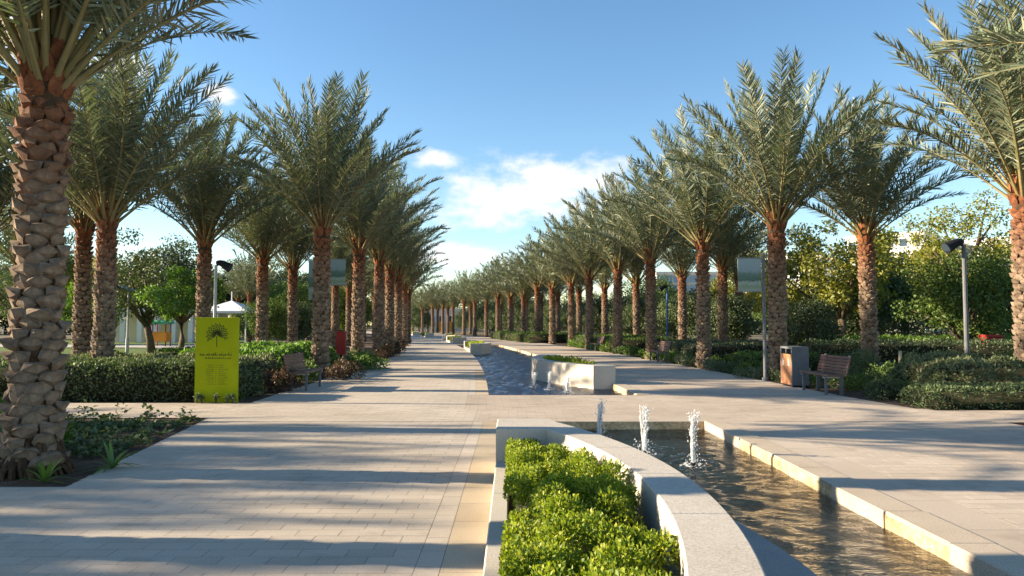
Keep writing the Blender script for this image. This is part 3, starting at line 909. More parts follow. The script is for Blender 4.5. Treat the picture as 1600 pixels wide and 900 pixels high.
# ------------------------------------------------------------------ fountain jets
def make_jet(loc, hgt, seed, label, group):
    t = empty('fountain_jet', loc); tag(t, label, 'fountain jet', group)
    m = MB(); m.tube([(0, 0, FZ - loc[2]), (0, 0, 0.02), (0, 0, 0.04)], [0.035, 0.035, 0.022], 10)
    m.build('nozzle', MAT['black'], t)
    rng = random.Random(seed)
    mb = MB()
    # ropes of water rising and breaking up
    for k in range(7):
        a = rng.uniform(0, 6.28); rr = rng.uniform(0.0, 0.022)
        pts, rad = [], []
        top = hgt * rng.uniform(0.6, 1.0)
        for i in range(9):
            f = i / 8
            wob = 0.012 * f
            pts.append((math.cos(a + f) * rr * (1 + 1.6 * f) + rng.uniform(-wob, wob), math.sin(a + f) * rr * (1 + 1.6 * f) + rng.uniform(-wob, wob), 0.03 + top * f))
            rad.append((0.009 + 0.008 * math.sin(f * 9 + k)) * (1 - 0.55 * f) + 0.004)
        mb.tube(pts, rad, 6)
    oc = [(1, 0, 0), (-1, 0, 0), (0, 1, 0), (0, -1, 0), (0, 0, 1), (0, 0, -1)]
    of = [(0, 2, 4), (2, 1, 4), (1, 3, 4), (3, 0, 4), (2, 0, 5), (1, 2, 5), (3, 1, 5), (0, 3, 5)]
    for k in range(620):
        f = rng.random() ** 0.8
        sp_ = 0.018 + 0.05 * f ** 1.5 if rng.random() < 0.8 else 0.10 * (1.1 - f)
        a = rng.uniform(0, 6.28); r_ = abs(rng.gauss(0, 1)) * sp_ * 0.75
        z = 0.03 + hgt * f * rng.uniform(0.9, 1.06)
        s = rng.uniform(0.003, 0.0095)
        if rng.random() < 0.13:
            r_ = rng.uniform(0.03, 0.16); z = rng.uniform(0.0, 0.03 + 0.2 * rng.random()); s *= 0.8
        c = (math.cos(a) * r_ + 0.10 * f * f * 0.3, math.sin(a) * r_, z)
        mb.add([(c[0] + x * s, c[1] + y * s, c[2] + zz * s * rng.uniform(1.0, 2.4)) for (x, y, zz) in oc], of)
    mb.build('water_column', MAT['spray'], t, smooth=True)
    fo = MB()
    for k in range(70):
        a = rng.uniform(0, 6.28); r_ = rng.uniform(0.02, 0.17); s = rng.uniform(0.006, 0.02)
        fo.add([(math.cos(a) * r_ + x * s, math.sin(a) * r_ + y * s, 0.002 + zz * s * 0.35) for (x, y, zz) in oc], of)
    fo.build('splash_foam', MAT['spray'], t, smooth=True)
make_jet((1.32, 11.2, WZ), 0.55, 1, 'white water jet of the near pool, half hidden by the curved planter wall', None)
make_jet((1.78, 10.05, WZ), 0.60, 2, 'tall white water jet between two others in the near pool', None)
make_jet((2.23, 9.2, WZ), 0.63, 3, 'white water jet closest to the yellow kerb in the near pool', None)
make_jet((gx(886, 19.0), 19.0, WZ), 0.36, 4, 'small water jet beside the end block of the planter in the long pool', None)
make_jet((gx(858, 19.8), 19.8, WZ), 0.44, 5, 'small water jet between two others in the long pool', None)
make_jet((gx(834, 20.6), 20.6, WZ), 0.36, 6, 'small faint water jet out in the blue water of the long pool', None)

# ------------------------------------------------------------------ date palms
def frond_mesh(seed, L, curl, n, wid, sides=5):
    rng = np.random.default_rng(seed)
    K = 14
    s = np.linspace(0, 1, K + 1)
    th = -curl * s ** 1.6
    side_b = rng.uniform(-0.12, 0.12)
    dx_ = np.cos(th); dz_ = np.sin(th)
    pos = np.zeros((K + 1, 3))
    for i in range(K):
        pos[i + 1] = pos[i] + np.array([dx_[i], side_b * s[i], dz_[i]]) * (L / K)
    mb = MB()
    rad = [0.034 * (1 - 0.9 * f ** 0.75) + 0.003 for f in s]
    rad[0] = 0.05; rad[1] = 0.04
    mb.tube([tuple(p) for p in pos], rad, sides)
    RV = np.array([tuple(p) for p in mb.v]); RF = np.array([f for f in mb.f if len(f) == 4])
    # leaflets
    f = 0.17 + 0.83 * (np.arange(n) + 0.5) / n
    f = np.repeat(f, 2) + rng.normal(size=2 * n) * 0.004
    f = np.clip(f, 0.15, 0.999)
    sg = np.tile([1.0, -1.0], n)
    P = np.stack([np.interp(f, s, pos[:, k]) for k in range(3)], 1)
    tht = np.interp(f, s, th)
    T = np.stack([np.cos(tht), np.zeros_like(f), np.sin(tht)], 1)
    Up = np.stack([-np.sin(tht), np.zeros_like(f), np.cos(tht)], 1)
    S = np.stack([np.zeros_like(f), sg, np.zeros_like(f)], 1)
    ang = np.radians(66 - 30 * f ** 1.5 + rng.normal(size=2 * n) * 6)[:, None]
    v = np.radians(rng.choice([4.0, 20.0, 42.0], 2 * n) + rng.normal(size=2 * n) * 7)[:, None]
    D = unit(T * np.cos(ang) + (S * np.cos(v) + Up * np.sin(v)) * np.sin(ang))
    prof = np.clip(np.minimum((f - 0.12) / 0.16, 1.0), 0.3, 1) * (1 - 0.50 * np.clip((f - 0.5) / 0.5, 0, 1) ** 2.2)
    ln = (0.56 * prof * (0.85 + 0.3 * rng.random(2 * n)))[:, None]
    Wv = unit(np.cross(D, np.cross(T, D) + 0.35 * rng.normal(size=(2 * n, 3))))
    wv = wid * (0.8 + 0.4 * rng.random(2 * n))[:, None]
    dr = np.array([0, 0, -1.0]) * ln * 0.10
    m_ = 2 * n
    V = np.empty((m_, 5, 3))
    V[:, 0] = P - Wv * wv * 0.35; V[:, 1] = P + Wv * wv * 0.35
    mid = P + D * ln * 0.5 + dr * 0.25
    V[:, 2] = mid + Wv * wv * 0.5; V[:, 3] = mid - Wv * wv * 0.5
    V[:, 4] = P + D * ln + dr
    b = np.arange(m_)[:, None] * 5
    Q = b + np.array([0, 1, 2, 3]); Tq = b + np.array([3, 2, 4])
    VV = np.vstack([RV, V.reshape(-1, 3)]); o = len(RV)
    return VV, RF, Q + o, Tq + o
def frond_obj_mesh(seed, L, curl, n, wid):
    V, RF, Q, T = frond_mesh(seed, L, curl, n, wid)
    return mesh_np('frond', V, [RF, Q, T], [MAT['rachis'], MAT['frond']], np.concatenate([np.zeros(len(RF), int), np.ones(len(Q) + len(T), int)]))
CURLS = [0.16, 0.26, 0.38, 0.52, 0.68, 0.85, 1.05]
FRONDS = [[frond_obj_mesh(100 + 10 * i + j, 4.5, c, 86, 0.033) for j in range(3)] for i, c in enumerate(CURLS)]

def boss(w, h, d):
    """one cut leaf base: narrow and tucked in below, thick flat-cut lip above.  local x tangent, y outward, z up"""
    V = [(-.16 * w, -.01, 0), (.16 * w, -.01, 0), (-.54 * w, .30 * d, .52 * h), (.54 * w, .30 * d, .52 * h), (0, .70 * d, .45 * h),
         (-.36 * w, .66 * d, .80 * h), (.36 * w, .66 * d, .80 * h), (0, 1.0 * d, h), (-.34 * w, -.03, .96 * h), (.34 * w, -.03, .96 * h)]
    F = [(0, 1, 4), (0, 4, 2), (1, 3, 4), (2, 4, 7), (2, 7, 5), (4, 3, 7), (3, 6, 7), (5, 7, 8), (7, 9, 8), (7, 6, 9), (2, 5, 8), (3, 9, 6), (0, 2, 8), (1, 9, 3)]
    return V, F
def trunk_rad(z, H, r):
    f = z / H
    return r * (1.0 + 0.28 * math.exp(-z / 0.22)) * (1 - 0.10 * f)
def boss_spots(H, r, around, dz, seed):
    rng = random.Random(seed); out_ = []
    rows = int((H - 0.05) / dz)
    for i in range(rows):
        z = 0.02 + i * dz
        for k in range(around):
            a = 2 * math.pi * (k + i * 0.39) / around + rng.uniform(-0.09, 0.09)
            out_.append((a, z + rng.uniform(-0.03, 0.03), rng.uniform(0.84, 1.14), rng.uniform(0.65, 1.35)))
    return out_
def young_at(z, H):
    return min(1.0, max(0.0, (z / H - 0.62) / 0.38))
def core_tube(H, r, seed):
    mb = MB(); n = 12
    mb.tube([(0, 0, -0.05)] + [(0, 0, H * i / n) for i in range(1, n + 1)] + [(0, 0, H + 0.22)],
            [trunk_rad(0, H, r) * 0.97] + [trunk_rad(H * i / n, H, r) * 0.97 for i in range(1, n + 1)] + [r * 0.55], 14)
    return mb
def set_young(me, H, zoff=0.0):
    at = me.attributes.new('young', 'FLOAT', 'POINT')
    z = np.empty(len(me.vertices) * 3, np.float32); me.vertices.foreach_get('co', z)
    zz = z.reshape(-1, 3)[:, 2] + zoff
    at.data.foreach_set('value', np.clip((zz / H - 0.62) / 0.38, 0, 1).astype(np.float32))
def top_stubs(H, seed):
    rg = random.Random(seed + 9)
    return [(2 * math.pi * (k + 0.5 * row) / 7 + rg.uniform(-.1, .1), H - 0.10 + 0.19 * row + rg.uniform(-.04, .04), rg.uniform(.17, .23), rg.uniform(.34, .48), rg.uniform(.05, .08)) for row in range(3) for k in range(7)]
def trunk_mesh(H, r, seed, around=7, dz=0.118):
    mb = core_tube(H, r, seed); mb.m = [1] * len(mb.m)  # fibre core, dark to paint shade into the gaps between leaf bases
    for (a, z, sw, sd) in boss_spots(H, r, around, dz, seed):
        rr = trunk_rad(z, H, r); wv = 2 * math.pi * rr / around * 1.0 * sw
        V, F = boss(wv * 1.08, 0.165, 0.09 * sd)
        ca, sa = math.cos(a), math.sin(a)
        mb.add([((rr - 0.012 + y) * ca - x * sa, (rr - 0.012 + y) * sa + x * ca, z + zz) for (x, y, zz) in V], F)
    for (a, z, w_, h_, d_) in top_stubs(H, seed):
        V, F = boss(w_, h_, d_); ca, sa = math.cos(a), math.sin(a); rr = r * 0.84
        mb.add([((rr + y + zz * 0.16) * ca - x * sa, (rr + y + zz * 0.16) * sa + x * ca, z + zz) for (x, y, zz) in V], F)
    me = mb.mesh('trunk', [MAT['trunk'], MAT['fibre']])
    set_young(me, H)
    return me
TRUNKS = {H: [trunk_mesh(H, 0.215 + 0.012 * j, 40 + j) for j in range(2)] for H in (4.1, 4.4, 4.7)}

def crown_layout(nf, seed, base_elev):
    rng = random.Random(seed); out_ = []
    a0 = rng.uniform(0, 6.28)
    for i in range(nf):
        f = (i + 0.5) / nf
        elev = 87 - (87 - base_elev) * f ** 0.85 + rng.uniform(-5, 5)
        ci = min(len(CURLS) - 1, max(0, int(f * 5.2 + rng.uniform(-0.6, 1.3))))
        out_.append((a0 + i * 2.39996 + rng.uniform(-0.2, 0.2), elev, ci, rng.randrange(3), rng.uniform(0.86, 1.12) * (0.92 + 0.12 * (1 - f)), rng.uniform(-0.5, 0.5), f))
    return out_
def frond_matrix(a, elev, roll, z, rad, sc):
    return (Matrix.Translation((math.cos(a) * rad, math.sin(a) * rad, z)) @ Matrix.Rotation(a, 4, 'Z') @
            Matrix.Rotation(-R(elev), 4, 'Y') @ Matrix.Rotation(roll, 4, 'X') @ Matrix.Scale(sc, 4))
def make_palm(x, Y, H, scale, seed, label, group, nf=54, near=False, base_elev=40, fl=1.0):
    t = empty('date_palm', (x, Y, -0.02), random.Random(seed).uniform(0, 6.28), scale)
    rg = random.Random(seed)
    if not near:
        nf = int(nf * rg.uniform(0.86, 1.08)); base_elev += rg.uniform(-4, 7); fl *= rg.uniform(0.90, 1.0)
    t.rotation_euler = (rg.uniform(-0.012, 0.012), rg.uniform(-0.012, 0.012), rg.uniform(0, 6.28))
    tag(t, label, 'palm tree', group)
    if near:
        r = 0.20
        me = core_tube(H, r, seed).mesh('trunk', MAT['fibre']); set_young(me, H)  # dark fibre core gives the leaf-base gaps their painted shade
        tk = obj('trunk', me, t)
        meshes = {}
        for (a, z, sw, sd) in boss_spots(H, r, 6, 0.115, seed):
            key = (int(sw * 20) % 3, int(young_at(z, H) * 6), rg.randrange(4))
            rr = trunk_rad(z, H, r)
            if key not in meshes:
                V, F = boss(0.25 * (0.86 + 0.13 * key[0]), 0.19, 0.105 * (0.75 + 0.3 * key[0]))
                V = [(x + rg.uniform(-.02, .02), y + rg.uniform(-.010, .012), zz + rg.uniform(-.016, .016)) for (x, y, zz) in V]
                b = MB(); b.add(V, F); bm_ = b.mesh('leaf_base', MAT['trunk'])
                at = bm_.attributes.new('young', 'FLOAT', 'POINT')
                at.data.foreach_set('value', [key[1] / 6.0] * len(V))
                meshes[key] = bm_
            obj('leaf_base', meshes[key], tk, ((rr - 0.015) * math.cos(a), (rr - 0.015) * math.sin(a), z), (rg.uniform(-.22, .12), rg.uniform(-.16, .16), a - math.pi / 2 + rg.uniform(-.12, .12)), rr / 0.20 * sd ** 0.3)
        for (a, z, w_, h_, d_) in top_stubs(H, seed):
            V, F = boss(w_, h_, d_); b = MB(); b.add(V, F); bm_ = b.mesh('leaf_base', MAT['trunk'])
            at = bm_.attributes.new('young', 'FLOAT', 'POINT'); at.data.foreach_set('value', [1.0] * len(V))
            obj('leaf_base', bm_, tk, (r * 0.82 * math.cos(a), r * 0.82 * math.sin(a), z), (-0.2, rg.uniform(-.08, .08), a - math.pi / 2))
        # skirt of aerial roots round the foot
        m = MB()
        for k in range(90):
            a = rg.uniform(0, 6.28); r1 = rg.uniform(0.30, 0.44); h0 = rg.uniform(0.1, 0.42)
            m.tube([(0.22 * math.cos(a), 0.22 * math.sin(a), h0), (r1 * 0.86 * math.cos(a), r1 * 0.86 * math.sin(a), h0 * 0.45), (r1 * math.cos(a + .1), r1 * math.sin(a + .1), -0.03)], [0.03, 0.026, 0.016], 5)
        m.build('root_mantle', MAT['fibre'], t)
    else:
        obj('trunk', rg.choice(TRUNKS[H]), t)
    m = MB(); m.tube([(0, 0, H - 0.1), (0, 0, H + 0.35), (0, 0, H + 0.9), (0, 0, H + 1.3)], [0.23, 0.20, 0.10, 0.02], 10)
    m.build('crown_shaft', MAT['fibre'], t)
    for (a, elev, ci, j, sc, roll, f) in crown_layout(nf, seed + 500, base_elev):
        o = obj('frond', FRONDS[ci][j], t)
        o.matrix_local = frond_matrix(a, elev, roll, H + 0.12 + 0.4 * (1 - f), 0.06 + 0.15 * f, sc * fl)
    return t
# far palms: trunk and one crown mesh each (their fronds are too small to tell apart)
def far_crown(seed, H):
    Vs, Fr, Fq, Ft = [], [], [], []; o = 0
    for (a, elev, ci, j, sc, roll, f) in crown_layout(48, seed, 39):
        V, RF, Q, T = frond_mesh(seed * 7 + j * 3 + ci, 4.5, CURLS[ci], 24, 0.085, 3)
        Mx = np.array(frond_matrix(a, elev, roll, H + 0.12 + 0.4 * (1 - f), 0.06 + 0.14 * f, sc * 0.92))
        V = V @ Mx[:3, :3].T + Mx[:3, 3]
        Vs.append(V); Fr.append(RF + o); Fq.append(Q + o); Ft.append(T + o); o += len(V)
    Fr, Fq, Ft = np.vstack(Fr), np.vstack(Fq), np.vstack(Ft)
    return mesh_np('crown', np.vstack(Vs), [Fr, Fq, Ft], [MAT['rachis'], MAT['frond']], np.concatenate([np.zeros(len(Fr), int), np.ones(len(Fq) + len(Ft), int)]))
FAR_H = 4.4
FAR_TR = trunk_mesh(FAR_H, 0.225, 77, 6, 0.15)
FAR_CR = [far_crown(300 + i, FAR_H) for i in range(4)]
def far_palm(x, Y, scale, seed, label, group):
    rg = random.Random(seed)
    t = empty('date_palm', (x, Y, -0.02), rg.uniform(0, 6.28), scale)
    tag(t, label, 'palm tree', group)
    obj('trunk', FAR_TR, t)
    obj('crown', FAR_CR[seed % 4], t)

# the walk's two rows on each side
make_palm(gx(58, 8.15), 8.15, 4.1, 1.0, 1, 'thick date palm in bare soil with two strappy plants at its foot', None, 60, True, 42, 0.92)
make_palm(gx(501, 23.0), 23.0, 4.4, 1.0, 2, 'tall date palm just behind the slatted bench on the sign side of the walk', None)
ORD = ['first', 'second', 'third', 'fourth', 'fifth', 'sixth', 'seventh', 'eighth', 'ninth', 'tenth', 'eleventh', 'twelfth', 'thirteenth', 'fourteenth', 'fifteenth', 'sixteenth', 'seventeenth', 'eighteenth', 'nineteenth']
for i, (px, Y, H, s) in enumerate([(559, 29.5, 4.4, 1.0), (592, 35.5, 4.4, 1.02), (609, 41.5, 4.4, 1.0), (622, 48.0, 4.4, 1.03)]):
    make_palm(gx(px, Y), Y, H, s, 10 + i, ORD[i + 1] + ' date palm of the walk-side row past the dark slatted bench', 'palms lined up beyond the bench', 50, False, 42, 0.92)
make_palm(gx(163, 18.5), 18.5, 4.1, 0.98, 20, 'date palm rising behind the hedge between the thick palm and the lime sign', None)
make_palm(gx(318, 25.4), 25.4, 4.4, 0.97, 21, 'date palm rising straight behind the lime green sign', None)
for i, (px, Y) in enumerate([(410, 32.5), (458, 38.5), (524, 47.0)]):
    make_palm(gx(px, Y), Y, 4.4, 0.97, 22 + i, ORD[i] + ' date palm of the inner row after the one behind the lime sign', 'inner palms behind the sign hedge', 46)
make_palm(gx(1214, 21.8), 21.8, 4.4, 1.0, 30, 'date palm standing directly behind the litter bin', None)
for i, (px, Y) in enumerate([(1099, 27.8), (1018, 34.3), (965, 40.8), (921, 47.5), (893, 54.0)]):
    make_palm(gx(px, Y), Y, 4.4, 1.0, 31 + i, ORD[i] + ' date palm past the litter bin palm in the row edging the walk', 'palms lining the litter bin side', 54 if i < 2 else 46)
make_palm(gx(1604, 15.9), 15.9, 4.1, 1.02, 40, 'date palm behind the grey-green hedge beside the floodlight pole', None)
make_palm(gx(1358, 23.6), 23.6, 4.4, 0.97, 41, 'date palm behind the bench with lit brown slats', None)
for i, (px, Y) in enumerate([(1129, 35.5), (1066, 43.5), (995, 50.0)]):
    make_palm(gx(px, Y), Y, 4.4, 0.95, 42 + i, ORD[i] + ' date palm of the inner row past the palm behind the lit bench', 'inner palms on the litter bin side', 46)
make_palm(8.7, 8.5, 4.1, 1.0, 50, 'date palm whose pale frond tips hang in from beyond the picture edge', None, 54, False, 34)
for i, (px, Y) in enumerate([(863, 60.5), (840, 67.5), (818, 74.5), (797, 81.5), (778, 88.5), (760, 96), (742, 104), (725, 112), (708, 120), (692, 128), (676, 136), (660, 144), (645, 152)]):
    far_palm(gx(px, Y), Y, 1.0 + 0.06 * math.sin(i * 2.1), 60 + i, ORD[i + 5] + ' date palm past the litter bin palm in the row edging the walk', 'palms lining the litter bin side')
for i, (px, Y) in enumerate([(945, 58), (905, 66), (872, 74), (845, 82), (822, 90), (800, 99), (782, 108), (735, 126), (700, 142), (684, 150), (668, 158)]):
    far_palm(gx(px, Y), Y, 0.97, 80 + i, ORD[i + 3] + ' date palm of the inner row past the palm behind the lit bench', 'inner palms on the litter bin side')
for i, (px, Y) in enumerate([(632, 56), (638, 64), (620, 74), (600, 84), (545, 58), (568, 68), (585, 78)]):
    far_palm(gx(px, Y), Y, 0.93, 100 + i, 'distant date palm of the rows on the sign side', 'distant palms on the sign side')
for i, (px, Y) in enumerate([(128, 27), (-25, 24), (30, 36), (390, 62), (372, 78), (1155, 48), (60, 50)]):
    far_palm(gx(px, Y), Y, [1.1, 1.0, 1.0, 0.85, 0.9, 0.95, 1.0][i], 110 + i, ['slanting shaded date palm close behind the palm of the hedge', 'date palm in the garden behind the thick palm', 'date palm in the garden behind the thick palm',
             'small date palm out in the open garden beyond the white canopy', 'far small date palm peeping out directly over the white canopy', 'slim pale-trunked date palm behind the banner on the bin side', 'date palm in the garden behind the thick palm'][i],
             [None, 'garden palms behind the thick palm', 'garden palms behind the thick palm', 'palms past the white canopy', 'palms past the white canopy', None, 'garden palms behind the thick palm'][i])
# palms further into the garden on the sun side, which shade the walk
for i, (x, Y) in enumerate([(-10.4, 11.9), (-6.6, 5.65), (-26.5, 6.6), (-25.8, 5.0), (-26.2, 10.4), (-27.0, 12.6), (-26.8, 8.7), (-31.0, 7.2), (-35.5, 8.4), (-36.0, 10.6), (-31.5, 9.9), (-37.0, 6.0), (-32.5, 4.9)]):
    far_palm(x, Y, 0.92 if -28 < x < -25 else 1.0 + 0.05 * math.sin(i), 130 + i, 'date palm deeper in the garden on the sunny side', 'garden palms shading the walk')

# ------------------------------------------------------------------ hedges and shrubs
def hedge(x0, x1, y0, y1, h, mat, dens, leaf, seed, label, group=None, bumpy=0.06, flowers=0, clump=2.6, name='hedge', wild=0.6, rz=0.0):
    me = hedge_mesh(name, (x1 - x0, y1 - y0, h), [MAT[mat], MAT['dark_core'], MAT['flower']], dens, leaf, seed, bumpy, clump, flowers, wild)
    o = obj(name, me, None, ((x0 + x1) / 2, (y0 + y1) / 2, -0.02), (0, 0, rz))
    return tag(o, label, 'hedge', group)
hedge(-15.5, -5.75, 15.55, 17.2, 0.80, 'dark_leaf', 620, 0.07, 201, 'dark clipped hedge with small white flowers behind the lime green sign', None, 0.07, 60)
hedge(-16.5, -6.4, 17.5, 20.6, 0.74, 'pale_leaf', 360, 0.085, 202, 'pale grey-green hedge behind the dark flowering hedge', None, 0.12, 0, 2.0)
hedge(-9.9, -6.6, 21.5, 28.0, 0.80, 'bright_leaf', 260, 0.13, 203, 'bright green grassy hedge between the sign and the row of palms', None, 0.12, 0, 1.7, 'hedge', 0.4)
hedge(-14.5, -8.5, 29.5, 32.0, 0.55, 'mid_leaf', 200, 0.11, 204, 'green hedge in front of the lawn behind the bright grassy hedge', None, 0.14, 0, 1.6)
hedge(7.95, 13.6, 14.05, 15.2, 0.42, 'dark_leaf', 1000, 0.055, 205, 'low dark green hedge at the edge of the side path', None, 0.07)
hedge(8.8, 14.2, 15.3, 17.4, 0.80, 'pale_leaf', 900, 0.075, 206, 'grey-green rounded hedge behind the low dark hedge and beside the bench', None, 0.17, 0, 1.9)
hedge(10.2, 24.0, 24.5, 27.0, 1.0, 'dark_leaf', 180, 0.09, 207, 'long dark hedge across the garden behind the floodlight pole', None, 0.10)
hedge(12.0, 30.0, 29.5, 33.5, 1.0, 'bright_leaf', 110, 0.12, 208, 'sunlit green hedge behind the long dark garden hedge', None, 0.16, 0, 1.6)
hedge(7.6, 11.2, 24.0, 27.0, 0.62, 'mid_leaf', 300, 0.075, 209, 'mixed green hedge behind the banner pole', None, 0.14, 0, 2.2)
hedge(7.7, 12.0, 31.5, 40.0, 0.75, 'grey_leaf', 150, 0.09, 210, 'pale hedge at the feet of the inner palms on the bin side', None, 0.12, 0, 1.9)
hedge(4.9, 9.0, 43.0, 56.0, 0.8, 'mid_leaf', 110, 0.10, 211, 'green hedge along the palm row past the second bench', None, 0.14, 0, 1.5, rz=0.12)
hedge(-0.5, 4.5, 64.0, 84.0, 0.8, 'mid_leaf', 60, 0.12, 212, 'distant green hedge along the palm row opposite the far planters', None, 0.14, 0, 1.2, rz=0.2)

SHR = {}
def shrub(x, Y, rx, ry, h, mat, n, leaf, seed, label, group=None, name='shrub', cat='shrub', aspect=0.5, clumps=14):
    key = (rx, ry, h, mat, n, leaf, seed)
    if key not in SHR:
        SHR[key] = shrub_mesh(name, rx, ry, h, [MAT[mat], MAT['bark']], n, leaf, seed, clumps, aspect)
    o = obj(name, SHR[key], None, (x, Y, -0.02), (0, 0, random.Random(int(x * 100 + Y * 10)).uniform(0, 6.28)))
    return tag(o, label, cat, group)
shrub(gx(436, 17.7), 17.9, 0.42, 0.5, 0.72, 'red_leaf', 1800, 0.07, 1, 'reddish shrub between the dark hedge and the bench')
shrub(gx(527, 20.6), 21.4, 0.5, 0.9, 0.55, 'red_leaf', 2200, 0.07, 2, 'dark red and green shrub at the foot of the tall palm by the bench')
shrub(gx(563, 26.5), 26.3, 0.75, 1.3, 0.62, 'bright_leaf', 3000, 0.09, 3, 'bright green shrub spilling on the walk between the first two palms')
for i, (px, Y) in enumerate([(600, 33.5), (606, 37), (617, 42.5), (626, 49)]):
    shrub(gx(px, Y) , Y, 0.6, 1.2, 0.6, 'red_leaf', 1500, 0.09, 4, 'dark low shrub at the foot of the lined-up palms', 'low shrubs under lined-up palms')
shrub(gx(462, 20), 20.4, 0.6, 0.6, 0.7, 'mid_leaf', 1500, 0.08, 5, 'green shrub just behind the bench on the sign side')
for i in range(9):
    Y = 19.6 + i * 1.25
    shrub(right_edge(Y) + 0.45 + 0.25 * math.sin(i * 2.3), Y, 0.5, 0.6, 0.42, ['mid_leaf', 'dark_leaf', 'grey_leaf'][i % 3], 1300, 0.065, 10 + i % 3,
          ['mid green low shrub along the paving behind the bin', 'dark low shrub along the paving behind the bin', 'greyish low shrub along the paving behind the bin'][i % 3], 'low shrubs edging the paving behind the bin ' + ['green', 'dark', 'grey'][i % 3])
for i in range(5):
    shrub(8.15 + 0.5 * i % 1.3, 16.2 + 0.75 * i, 0.42, 0.5, 0.45, ['dark_leaf', 'mid_leaf'][i % 2], 1300, 0.06, 20 + i % 2,
          ['dark shrub behind the bench with lit slats', 'green shrub behind the bench with lit slats'][i % 2], 'shrubs behind the lit bench ' + ['dark', 'green'][i % 2])
shrub(gx(1325, 22.5), 21.5, 0.9, 0.8, 0.8, 'dark_leaf', 2600, 0.075, 30, 'dark shrub at the foot of the palm behind the lit bench')
shrub(gx(1415, 20), 19.6, 1.3, 0.9, 0.55, 'mid_leaf', 2600, 0.08, 31, 'spreading green shrub behind the grey-green hedge by the wooden stake')
shrub(gx(1540, 21), 21, 1.2, 0.9, 0.8, 'mid_leaf', 2600, 0.08, 32, 'green shrub right behind the floodlight pole')
for i in range(8):
    Y = 31 + 3.2 * i
    shrub(right_edge(Y) + 0.4, Y, 0.55, 1.0, 0.5, ['mid_leaf', 'bright_leaf'][i % 2], 1100, 0.09, 40 + i % 2, ['mid green shrub at the foot of the palm row across the long pool', 'bright shrub at the foot of the palm row across the long pool'][i % 2], 'shrubs under the palm row ' + ['mid', 'bright'][i % 2])
shrub(gx(-2, 8.6), 9.2, 0.42, 0.42, 0.75, 'bright_leaf', 500, 0.13, 45, 'bright broad-leaved shrub at the edge behind the thick palm')
shrub(8.65, 12.05, 0.28, 0.28, 0.38, 'bright_leaf', 160, 0.10, 46, 'small bright sapling in the soil patch across the side path')
# low dark ground cover in the near bed
def cover_mesh(n_stems, seed):
    rng = np.random.default_rng(seed); Ps, Ds, Us = [], [], []
    for _ in range(n_stems):
        Y = rng.uniform(9.0, 12.65); xl = left_edge(Y) - 0.12
        x = xl - rng.random() ** 1.0 * 6.0
        h = rng.uniform(0.02, 0.07) if Y < 12.2 else (rng.uniform(0.15, 0.36) if rng.random() < 0.3 else 0.08)
        k = rng.integers(9, 18)
        z = rng.random(k) * h
        p = np.stack([x + rng.normal(size=k) * 0.05, Y + rng.normal(size=k) * 0.05, z], 1)
        d = rng.normal(size=(k, 3)); d[:, 2] = np.abs(d[:, 2]) * 0.3 + (0.1 if h < 0.1 else 0.35)
        Ps.append(p); Ds.append(d); Us.append(rng.normal(size=(k, 3)) * 0.5 + np.array([0, 0, 1.0]))
    P, D, U = np.vstack(Ps), unit(np.vstack(Ds)), unit(np.vstack(Us))
    V, F = leaf_quads(P, D, U, 0.085, 0.05, rng)
    return mesh_np('ground_cover', V, [F], MAT['dark_leaf'])
tag(obj('ground_cover', cover_mesh(700, 5)), 'low dark leafy ground cover in the soil bed behind the thick palm', 'ground cover', None, 'stuff')
def spiky(x, Y, seed, s, label):
    rng = random.Random(seed); t = empty('strappy_plant', (x, Y, -0.02), rng.uniform(0, 6)); tag(t, label, 'plant')
    for k in range(17):
        a = k * 2.4 + rng.uniform(-.2, .2); L = s * rng.uniform(0.7, 1.1); e = rng.uniform(0.5, 1.35)
        mb = MB(); P = []
        for i in range(6):
            f = i / 5
            r_ = L * (math.cos(e) * f + 0.35 * f * f * math.cos(e)); z = L * (math.sin(e) * f - 0.75 * math.cos(e) * f * f)
            wv = 0.02 * s / 0.4 * (1 - f) ** 0.6 * (0.6 + 1.4 * min(f * 3, 1)) * 0.7 + 0.001
            for sg in (-1, 1):
                P.append((math.cos(a) * r_ - math.sin(a) * wv * sg, math.sin(a) * r_ + math.cos(a) * wv * sg, max(0.01, z) + 0.006 * abs(sg)))
        mb.add(P, [(2 * i, 2 * i + 1, 2 * i + 3, 2 * i + 2) for i in range(5)])
        mb.build('blade', MAT['bright_leaf'], t)
spiky(gx(182, 8.35), 8.35, 3, 0.42, 'lit green strappy plant on the pavement corner of the soil bed')
spiky(gx(82, 7.65), 7.6, 4, 0.36, 'drooping strappy plant at the root of the thick palm')

